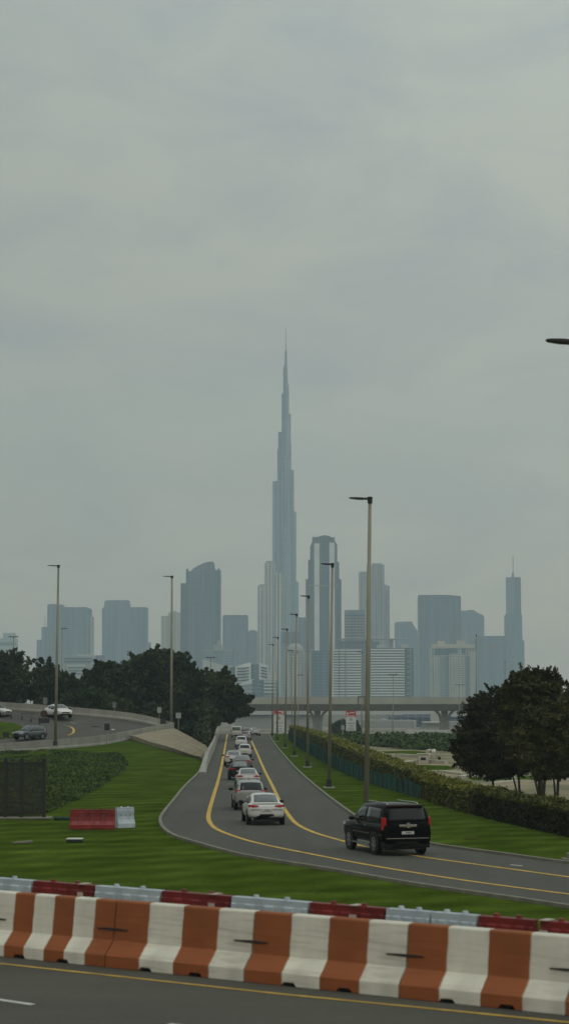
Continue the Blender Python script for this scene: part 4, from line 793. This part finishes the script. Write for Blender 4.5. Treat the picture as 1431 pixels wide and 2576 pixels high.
for i in range(len(fp)-1):
    a, b = fp[i]-o0, fp[i+1]-o0; t = (b-a)/np.linalg.norm(b-a); hgt = 1.45+.07*sin(i*1.9)-.5*max(0, i/len(fp)-.55)/.45
    q = np.array((t[1], -t[0], 0)); m = MB(); rows = []
    for k in range(7):
        f = k/6; c = a*(1-f)+b*f; off = q*.05*sin(k*1.9+i)
        rows.append([tuple(c+off+q*.01), tuple(c+off-q*.01), tuple(c+off-q*.01+np.array((0, 0, hgt-.03*sin(f*pi)))), tuple(c+off+q*.01+np.array((0, 0, hgt-.03*sin(f*pi))))])
    m.loft(rows); m.build('fabric_panel', mgf, fe)
    m = MB(); m.tube(tuple(a+q*.09), tuple(a+q*.09+np.array((0, 0, hgt+.06))), .035, .035, 6); m.build('post', mgf, fe)
def cover(name, poly, n, size, h, mt, label, zf=lambda p: 0.0, base='leaf_hedge_dark', bumps=9, cat='plants'):
    A_ = np.array([G(x, y)[:2] for x, y in poly]); mn, mxx_ = A_.min(0), A_.max(0); pts = []
    def inside(P):
        c = np.zeros(len(P), bool); j = len(A_)-1
        for i in range(len(A_)):
            xi, yi, xj, yj = *A_[i], *A_[j]; c ^= ((yi > P[:, 1]) != (yj > P[:, 1])) & (P[:, 0] < (xj-xi)*(P[:, 1]-yi)/(yj-yi+1e-9)+xi); j = i
        return c
    P = rng.uniform(mn, mxx_, (n*4, 2)); P = P[inside(P)][:n]; ctr = np.append(P.mean(0), 0)
    hh = h*(.62+.30*np.sin(P[:, 0]*.9+np.sin(P[:, 1]*.35)*2)+.36*np.sin(P[:, 1]*.42+np.sin(P[:, 0]*.5)*1.3)+.2*np.sin(P[:, 0]*2.3+P[:, 1]*.9)); zz = np.array([zf(p) for p in P])+np.maximum(.05, hh*rng.uniform(.35, 1.05, len(P)))
    C = np.column_stack([P, zz])-ctr; o = np_mesh(name, leaves(C, size, .3), len(C), M[mt], None, tuple(ctr)); return tag(o, label, cat, kind='stuff')
def mound_z(p):
    q = (p[0]-G(0, 1900)[0])
    return max(0, (p[1]-214)/20*.4)
cover('ground_cover', [(-60,1899),(0,1897),(110,1898),(230,1901),(308,1907),(322,1925),(312,1942),(280,1962),(251,1984),(179,2022),(121,2046),(-60,2058)], 95000, .115, .34, 'leaf_cover', 'low leafy green ground cover bed left of the lawn', mound_z)
cover('shrub_bank', [(800,1866),(880,1862),(1000,1861),(1180,1861),(1220,1880),(1170,1893),(1100,1890),(1000,1884),(900,1874),(850,1872)], 40000, .26, 1.05, 'leaf_bank', 'dense green shrubs on the bank in front of the bridge')
cover('undergrowth', [(450,1846),(500,1846),(530,1846),(528,1884),(505,1876),(478,1862)], 9000, .28, 3.1, 'leaf_dark', 'dark hedge plants between the paved slope and the slip road wall')
# field behind the hedge: sand with beds and pale low walls
fpoly = [(838,1875),(900,1871),(1000,1876),(1120,1886),(1300,1886),(1700,1890),(1700,2100),(1440,2097),(1222,2040),(1060,1985),(980,1950),(900,1915)]
m = MB(); q = [G(x, y, .004) for x, y in fpoly]; m.add(q, [tuple(range(len(q)))]); tag(m.build('sandy_yard', mat('yard_sand', (.25, .205, .13), .95, .2, .16, var2=(.075, .085, .032), stretch=(1, .5, 1))), kind='structure')
pw = mat('pale_wall', (.42, .39, .31), .85, .15, 1)
def beds(lst):
    for (pts, w, h, lab) in lst:
        P = smooth_path([G(x, y) for x, y in pts], 3); o0 = P[0].copy(); m = MB(); sweep(m, P-o0, [(-w/2, 0), (w/2, 0), (w/2, h), (-w/2, h)]); simple('garden_wall', m, pw, tuple(o0), lab, 'low wall', 'pale low walls in the yard')
beds([([(1009,1930),(1022,1923),(1050,1920),(1085,1920),(1122,1922)], .5, .35, 'curved pale low wall in the yard below the small white kiosk'), ([(968,1904),(1000,1903),(1040,1906),(1075,1908),(1090,1900)], .6, .35, 'pale low wall in the yard running left of the kiosk top'),
      ([(1075,1902),(1090,1897),(1090,1906)], .5, .7, 'short pale angled wall right behind the kiosk'), ([(1068,1946),(1100,1942),(1130,1946),(1165,1950)], .5, .2, 'low pale kerb of the bed nearest the hedge top'),
      ([(1160,1958),(1200,1950),(1260,1953),(1290,1962)], .6, .2, 'long pale curved kerb below the wide olive tree'), ([(1235,1975),(1300,1968),(1370,1969),(1431,1966)], .6, .2, 'pale straight kerb behind the tree trunks')])
for i, pl in enumerate([[(1020,1930),(1060,1924),(1125,1926),(1150,1934),(1100,1940),(1040,1938)], [(960,1890),(1040,1888),(1090,1893),(1060,1900),(980,1900)], [(1255,1957),(1330,1952),(1380,1955),(1340,1963),(1270,1964)], [(1170,1956),(1210,1955),(1230,1960),(1190,1963)], [(900,1900),(960,1905),(1010,1915),(1000,1925),(930,1918)]]):
    m = MB(); q = [G(x, y, .008) for x, y in pl]; m.add(q, [tuple(range(len(q)))]); tag(m.build('grass_patch', M['grass']), kind='structure')
p = G(1064, 1921); m = MB(); m.box(-.55, .55, 0, .8, 0, .95); o = simple('kiosk', m, pw, (p[0], p[1], 0), 'small pale box kiosk with a dark opening in the yard', 'kiosk', bevel=.03); m = MB(); m.box(-.26, .26, -.012, -.003, .35, .62); m.build('opening', M['plastic'], o); m = MB(); m.box(-.62, .62, -.08, .88, .953, 1.03); m.build('roof', FM['plain_white'], o)

# ------------------------------------------------------------------ vehicles
def paint(name, c, rough=.3): return mat('paint_'+name, c, (rough if c[0] > .02 else .12), .04, 1.5, spec=(.5 if c[0] > .02 else .05), coat=(.6 if c[0] > .02 else .0))
SPEC = dict(
 sedan=dict(L=4.7, body=[(-2.34,.66,.50,.84),(-2.30,.82,.40,.97),(-2.18,.89,.33,1.06),(-1.7,.915,.29,1.07),(-.95,.92,.27,1.01),(0,.92,.26,.97),(.9,.92,.26,.97),(1.5,.915,.26,.94),(2.0,.88,.27,.84),(2.27,.78,.33,.74),(2.35,.60,.42,.62)],
   cab=[(-1.98,.74,.70,1.04),(-1.50,.78,.66,1.24),(-1.0,.80,.61,1.40),(-.4,.81,.59,1.455),(.15,.81,.59,1.45),(.55,.80,.62,1.36),(1.25,.77,.68,.97)], rw=(.14,2.05), ws=(4.2,5.85), side=(-1.35,.75), belt=.93, wheel=(.335,-1.42,1.42), tl=(.52,.86,.86,.985), split=.56),
 suv=dict(L=4.6, body=[(-2.28,.74,.48,1.04),(-2.25,.86,.40,1.12),(-2.15,.91,.36,1.16),(-1.6,.925,.33,1.12),(-.9,.925,.32,1.08),(0,.925,.31,1.06),(.9,.925,.31,1.06),(1.5,.92,.31,1.04),(1.98,.89,.33,.96),(2.22,.80,.38,.86),(2.3,.64,.46,.72)],
   cab=[(-2.20,.80,.76,1.12),(-2.02,.81,.70,1.40),(-1.80,.82,.66,1.60),(-1.2,.83,.64,1.67),(0,.83,.64,1.68),(.35,.82,.66,1.58),(1.15,.79,.72,1.07)], rw=(.10,1.85), ws=(4.1,5.85), side=(-1.75,.65), belt=1.04, wheel=(.36,-1.36,1.36), tl=(.62,.90,.98,1.16), split=.62),
 big=dict(L=5.15, body=[(-2.56,.90,.50,1.22),(-2.53,.97,.44,1.27),(-2.42,1.00,.42,1.30),(-1.7,1.005,.42,1.28),(-.9,1.005,.42,1.26),(0,1.005,.42,1.25),(.9,1.005,.42,1.24),(1.6,1.0,.42,1.22),(2.2,.98,.42,1.14),(2.5,.90,.45,1.04),(2.58,.78,.52,.90)],
   cab=[(-2.50,.93,.90,1.27),(-2.40,.94,.85,1.62),(-2.33,.94,.82,1.82),(-2.20,.94,.80,1.90),(-.8,.94,.79,1.935),(.35,.93,.76,1.90),(.65,.92,.79,1.78),(1.40,.89,.84,1.25)], rw=(.15,1.9), ws=(5.2,6.85), side=(-2.1,.75), belt=1.22, wheel=(.405,-1.48,1.47), tl=(.865,.985,.98,1.46), split=.80),
 van=dict(L=5.0, body=[(-2.5,.86,.42,1.20),(-2.46,.92,.36,1.24),(-1.5,.95,.33,1.25),(0,.95,.33,1.22),(1.5,.94,.33,1.15),(2.1,.9,.34,1.0),(2.48,.78,.42,.8)],
   cab=[(-2.46,.90,.86,1.24),(-2.40,.90,.84,1.7),(-2.30,.90,.80,1.98),(-1.2,.90,.80,2.03),(.6,.90,.80,2.0),(1.0,.88,.80,1.85),(1.75,.85,.80,1.18)], rw=(.12,1.8), ws=(4.1,5.85), side=(-2.1,.9), belt=1.20, wheel=(.35,-1.55,1.55), tl=(.80,.91,.85,1.3), split=.6))
def make_car(kind, pc, label, loc, th, glass='glass', sc=1.0, group='cars queuing down the slip road', detail=True, low='plastic', tl_big=False, rglass=None):
    s = SPEC[kind]; root = empty('car', loc, th, label, 'car', group); root.scale = (sc, sc, sc); cp = paint(pc[0], pc[1]); fine = detail
    rings = []
    for (y, w, zb, zt) in s['body']:
        zm = zb+(zt-zb)*.45; hp = [(0, zb), (w*.86, zb), (w*.97, zb+.07), (w, zm), (w*.985, zb+(zt-zb)*.78), (w*.93, zt-.03), (w*.80, zt), (0, zt+.015)]
        rings.append([(x, y, z) for x, z in hp]+[(-x, y, z) for x, z in hp[-2:0:-1]])
    m = MB(); m.loft(rings); m.build('body', cp, root, smooth=True, sub=1)
    cab = s['cab']; bl = s['belt']-.06
    def sect(y, wl, wt, zt): 
        hp = [(0, bl), (wl, bl), (wl*.96+wt*.04, bl+.1*(zt-bl)), (wt+.03, zt-.11*min(1, (zt-bl)/.4)), (wt-.05, zt-.02), (wt*.6, zt+.012), (0, zt+.02)]
        return [(x, y, z) for x, z in hp]+[(-x, y, z) for x, z in hp[-2:0:-1]]
    m = MB(); m.loft([sect(*c) for c in cab]); m.build('cabin', cp, root, smooth=True)
    def cabi(t):
        i = min(int(t), len(cab)-2); f = t-i; return [cab[i][j]*(1-f)+cab[i+1][j]*f for j in range(4)]
    def topwin(t0, t1, name, mt, fr=.86, off=.014, back=True):
        rows = []; n = 9
        for k in range(n+1):
            t = t0+(t1-t0)*k/n; y, wl, wt, zt = cabi(t); y2 = cabi(min(t+.05, len(cab)-1.001)); y1 = cabi(max(t-.05, 0)); dy, dz = y2[0]-y1[0], y2[3]-y1[3]; L = sqrt(dy*dy+dz*dz)+1e-9; nyy, nz = -dz/L*off, dy/L*off
            cw = wt*fr
            rows.append([(x*cw, y+nyy, zt+.02-.028*abs(x)**2+nz) for x in (-1, -.66, -.33, 0, .33, .66, 1)])
        m = MB(); m.loft(rows, closed=False, caps=False); o = m.build(name, mt, root, smooth=True); md = o.modifiers.new('solid', 'SOLIDIFY'); md.thickness = .008; return o
    rg = M[rglass or glass]
    topwin(s['rw'][0], s['rw'][1], 'rear_window', rg); topwin(s['ws'][0], s['ws'][1], 'windscreen', M[glass])
    ya, yb = s['side']; yy = [c[0] for c in cab]
    def tat(y): 
        for i in range(len(cab)-1):
            if cab[i][0] <= y <= cab[i+1][0]: return i+(y-cab[i][0])/(cab[i+1][0]-cab[i][0])
        return 0
    for sd in (-1, 1):
        for (p0, p1) in ((ya, -.42), (-.34, yb)):
            rows = []
            for k in range(7):
                y = p0+(p1-p0)*k/6; _, wl, wt, zt = cabi(tat(y)); z0, z1 = bl+.1*(zt-bl), zt-.11*min(1, (zt-bl)/.4); w0, w1 = wl*.96+wt*.04, wt+.03
                rows.append([(sd*((w0*(1-f)+w1*f)+.012), y, z0*(1-f)+z1*f) for f in (.06, .35, .65, .93)])
            m = MB(); m.loft(rows, closed=False, caps=False); o = m.build('side_window', M[glass], root, smooth=True); md = o.modifiers.new('solid', 'SOLIDIFY'); md.thickness = .006
    R, y0, y1 = s['wheel']; wmax = max(b[1] for b in s['body'])
    for y in (y0, y1):
        for sd in (-1, 1):
            m = MB(); m.tube((sd*(wmax-.16), y, R+.03), (sd*(wmax+.004), y, R+.03), R+.075, R+.075, 24); m.build('wheel_well_shade', M['plastic'], root)  # black disc stands in for the shade inside the wheel well
            m = MB(); m.tube((sd*(wmax-.22), y, R), (sd*(wmax+.014), y, R), R, R*.97, 24); w = m.build('wheel', M['tyre'], root, bevel=.02)
            if fine: 
                m = MB(); m.tube((sd*(wmax+.0155), y, R), (sd*(wmax+.019), y, R), R*.66, R*.62, 20); m.build('rim', M['rim'], w)
                m = MB()
                for a in range(5):
                    an = a*2*pi/5+.3; m.add([(sd*(wmax+.0205), y+cos(an)*R*.2, R+sin(an)*R*.2), (sd*(wmax+.0205), y+cos(an-.28)*R*.58, R+sin(an-.28)*R*.58), (sd*(wmax+.0205), y+cos(an+.28)*R*.58, R+sin(an+.28)*R*.58)], [(0, 1, 2)])
                m.build('hub_recess', M['tyre'], w)
    b0, b1, b2 = s['body'][0], s['body'][1], s['body'][2]; yr = b0[0]
    # dark lower rear valance, plate, lights, mirrors, front
    m = MB(); m.loft([[(x*b1[1]*.80, yr+.02-(.02 if abs(x) < .9 else -.08), z) for x, z in ((-1, .24), (1, .24), (.92, .46), (.55, .46), (.48, .54), (-.48, .54), (-.55, .46), (-.92, .46))], [(x*b1[1]*.80, yr+.22, z) for x, z in ((-1, .24), (1, .24), (.92, .46), (.55, .46), (.48, .54), (-.48, .54), (-.55, .46), (-.92, .46))]]); m.build('rear_valance', M[low], root)
    pz = (b0[2]+b0[3])/2+(.06 if kind == 'sedan' else .02)
    m = MB(); m.box(-.25, .25, yr-.022, yr+.02, pz-.055, pz+.055); pl = m.build('number_plate', M['plate'], root)
    m = MB(); m.box(-.09, .13, yr-.026, yr-.0225, pz-.02, pz+.025); m.build('plate_print', M['grey_print'], pl)
    x0, x1, z0, z1 = s['tl']
    if kind == 'sedan':
        for sd in (-1, 1):
            m = MB(); m.loft([[(sd*.40, yr+.0, z0+.035), (sd*.40, yr+.0, z0+.095), (sd*.42, yr+.2, z0+.095), (sd*.42, yr+.2, z0+.035)], [(sd*.66, yr-.005, z0), (sd*.66, yr-.005, z1-.01), (sd*.66, yr+.2, z1-.01), (sd*.66, yr+.2, z0)], [(sd*.845, yr+.10, z0+.0), (sd*.845, yr+.10, z1), (sd*.82, yr+.25, z1), (sd*.82, yr+.25, z0)], [(sd*.905, yr+.32, z0+.05), (sd*.905, yr+.32, z1-.02), (sd*.86, yr+.34, z1-.02), (sd*.86, yr+.34, z0+.05)]]); m.build('tail_light', M['red_lens'], root, bevel=.008)
        m = MB(); m.box(-.78, .78, yr-.012, yr+.1, z0-.115, z0-.095); m.build('crease_shade_strip', M['grey_print'], root)  # grey strip paints in the shade line of the bumper crease
        m = MB(); m.loft([[(-.74, yr+.06, 1.045), (.74, yr+.06, 1.045), (.70, yr+.20, 1.075), (-.70, yr+.20, 1.075)], [(-.74, yr+.06, 1.06), (.74, yr+.06, 1.06), (.70, yr+.20, 1.092), (-.70, yr+.20, 1.092)]]); m.build('boot_lip', cp, root)
    else:
        for sd in (-1, 1):
            m = MB(); m.loft([[(sd*x0, yr+.02, z), (sd*x1*.985, yr+.09, z), (sd*(x1+.012), yr+.26, z), (sd*x0, yr+.26, z)] for z in (z0, z0+.04, (z0+z1)/2, z1-.04, z1)]); m.build('tail_light', M['red_lens'], root, bevel=.012)
    for sd in (-1, 1):
        ym = yb+.12; m = MB(); m.ell((sd*(wmax+.10), ym, s['belt']+.06), (.13, .07, .085), 10, 6); m.box(sd*(wmax-.1), sd*(wmax+.05), ym-.03, ym+.03, s['belt']-.01, s['belt']+.04); m.build('mirror', M['plastic'], root, smooth=True)
    f0 = s['body'][-1]; f1 = s['body'][-2]; f2 = s['body'][-3]
    for sd in (-1, 1):
        m = MB(); m.loft([[(sd*.46, f0[0]-.005, f1[3]-.17), (sd*.46, f0[0]-.01, f1[3]-.08), (sd*.46, f0[0]-.2, f1[3]-.05), (sd*.46, f0[0]-.2, f1[3]-.17)], [(sd*.74, f1[0]+.02, f1[3]-.15), (sd*.74, f1[0]-.01, f1[3]-.03), (sd*.74, f1[0]-.2, f1[3]-.0), (sd*.74, f1[0]-.2, f1[3]-.15)], [(sd*(f2[1]+.008), f2[0]+.02, f2[3]-.17), (sd*(f2[1]+.0), f2[0]+.0, f2[3]-.07), (sd*(f2[1]-.1), f2[0]-.1, f2[3]-.06), (sd*(f2[1]-.05), f2[0]-.1, f2[3]-.17)]]); m.build('headlight', M['lamp_glass'], root)
    m = MB(); m.box(-.42, .42, f0[0]-.1, f0[0]+.012, f0[2]+.08, f1[3]-.12); m.build('grille', M['plastic'], root, bevel=.02)
    m = MB(); m.box(-.62, .62, f0[0]-.15, f0[0]-.01, f0[2]-.10, f0[2]+.03); m.build('front_intake', M['plastic'], root, bevel=.02)
    return root
def put(kind, pc, label, x, y, th, **kw):      # x, y: where the rear axle meets the road
    p = np.array(G(x, y)); s = SPEC[kind]; t = radians(th); sc = kw.get('sc', 1.0); hd = np.array((-sin(t), cos(t), 0)); c = p-hd*s['wheel'][1]*sc; c[2] = .016
    return make_car(kind, pc, label, tuple(c), t, **kw)
WHT = ('white', (.62, .62, .59)); SIL = ('silver', (.33, .33, .32)); GRY = ('grey', (.10, .10, .10)); BLK = ('black', (.0035, .0035, .004)); WH2 = ('offwhite', (.55, .55, .52)); TEAL = ('dark_teal', (.045, .06, .062))
put('sedan', WHT, 'white sedan with red tail lights, last car of the queue', 667, 2074, 5.5, glass='glass_mid', rglass='glass_mid', sc=1.07)
put('suv', ('silver_dark', (.25, .25, .24)), 'silver crossover with dark rear window just ahead of the nearest white sedan', 629, 2037, 4.5, sc=1.02)
put('sedan', WH2, 'white sedan with red lights between the silver crossover and the dark car', 624, 1983, 3.0, glass='glass_mid', sc=.98)
put('sedan', ('dark_car', (.016, .014, .014)), 'dark sedan with a grey rear window in the middle of the queue', 603, 1962, 2.5, glass='glass_pale', rglass='glass_pale', sc=1.0)
put('sedan', ('grey_roof', (.13, .125, .12)), 'grey car mostly hidden, only its roof showing ahead of the dark sedan', 609, 1940, 1.5, glass='glass_pale', sc=.98)
put('sedan', WH2, 'white sedan at the left of the lane touching the yellow line', 588, 1927, 2.5, glass='glass_mid', sc=1.0)
put('suv', WH2, 'white hatchback with a wide dark rear window, right of the lane', 615.5, 1905, 1.5, sc=.87)
put('suv', WHT, 'white crossover with a dark window band, third row from the crest', 607, 1880.5, 1.5, sc=.92)
put('sedan', SIL, 'silver car half hidden ahead and right of the white crossover', 618, 1863, 0, glass='glass_pale', sc=.98)
put('van', WH2, 'white van with a greenish rear window at the head of the queue', 595, 1856, 1, glass='glass_green', rglass='glass_green', sc=.97)
put('sedan', WH2, 'white car alone in the right lane near the crest, turned slightly', 642, 1851, 10, glass='glass_mid', sc=.98)
put('sedan', GRY, 'dark car beyond the crest behind the lone white car', 622, 1847.6, 4, glass='glass_mid', sc=.9)
# the black SUV with its chrome
big = put('big', BLK, 'large black sport utility car with red tail lights on the bend', 1001, 2149, 17, sc=1.09, group='large black car', glass='glass')
b = SPEC['big']; yr = -2.56
m = MB(); m.box(-.36, .36, yr-.045, yr+.02, 1.10, 1.19); m.build('chrome_bar', M['chrome'], big, bevel=.015)
m = MB(); m.tube((0, yr-.07, 1.165), (0, yr-.03, 1.165), .10, .10, 20); m.tube((0, yr-.08, 1.165), (0, yr-.071, 1.165), .06, .05, 16); m.build('emblem', M['chrome'], big)
m = MB(); m.box(-.93, .93, yr+.06, yr+.5, .30, .55); m.build('lower_bumper', M['plastic'], big, bevel=.03)
m = MB(); m.box(-.86, .86, yr-.02, yr+.1, .655, .685); m.build('bumper_chrome_strip', M['chrome'], big)
m = MB(); m.box(-.72, .72, -2.36, -2.16, 1.868, 1.895); m.build('high_brake_light', mat('brake_strip', (.22, .02, .018), .4), big, bevel=.01)
m = MB(); m.box(-.74, .74, -2.44, -2.2, 1.896, 1.925); m.build('rear_spoiler', M['plastic'], big, bevel=.012)
for sd in (-1, 1):
    m = MB(); m.box(sd*1.005, sd*1.022, -.95, .95, .78, .80); m.box(sd*.985, sd*1.012, -2.30, -1.98, .78, .80); m.build('side_moulding', M['chrome'], big)
    m = MB(); m.box(sd*.93, sd*1.06, -1.0, .95, .33, .38); m.build('running_board', M['chrome'], big, bevel=.01)
    m = MB(); m.tube((sd*.62, -1.9, 1.985), (sd*.62, .2, 1.985), .022, .022, 8); m.tube((sd*.62, -1.9, 1.985), (sd*.62, -1.98, 1.91), .022, .022, 8); m.tube((sd*.62, .2, 1.985), (sd*.62, .3, 1.90), .022, .022, 8); m.build('roof_rail', M['chrome'], big, smooth=True)
    m = MB(); m.box(sd*1.004, sd*1.022, -.62, -.42, 1.06, 1.10); m.build('door_handle', M['chrome'], big)
    m = MB(); m.box(sd*1.004, sd*1.022, .42, .62, 1.06, 1.10); m.build('door_handle', M['chrome'], big)
# cars on the loop
def on_loop_car(kind, pc, label, x, y, th, **kw):
    p = on_loop(x, y, 0); p[2] = surf_z(p)+.03
    o = make_car(kind, pc, label, tuple(p), radians(th), group='cars on the loop road', **kw); return o
on_loop_car('sedan', WHT, 'white saloon car facing right on the loop behind the tall lamp', 147, 1806, 180+27, glass='glass_mid', sc=1.22)
on_loop_car('suv', TEAL, 'dark teal crossover driving left behind the near parapet', 76, 1862, 180-38, glass='glass_mid', sc=1.0)
on_loop_car('suv', WH2, 'front of a white car cut by the left edge on the loop', -6, 1803, 180+50, sc=.95)
p = G(497, 1846); make_car('sedan', WH2, 'pale car parked under the leaning dark tree', (p[0], 345, 0), radians(85), group='car under the trees', sc=1.1)

# ------------------------------------------------------------------ haze
m = MB(); m.box(-4000, 4000, -120, 6400, -6.0, 900)
hz = m.build('haze', bpy.data.materials.new('haze')); hm = hz.data.materials[0]; hm.use_nodes = True; t = hm.node_tree; t.nodes.clear()
o_ = t.nodes.new('ShaderNodeOutputMaterial'); v = t.nodes.new('ShaderNodeVolumePrincipled'); v.inputs['Density'].default_value = 1.7e-4; v.inputs['Color'].default_value = (.72, .92, 1.0, 1); v.inputs['Anisotropy'].default_value = 0.0
t.links.new(v.outputs[0], o_.inputs['Volume']); tag(hz, kind='stuff')
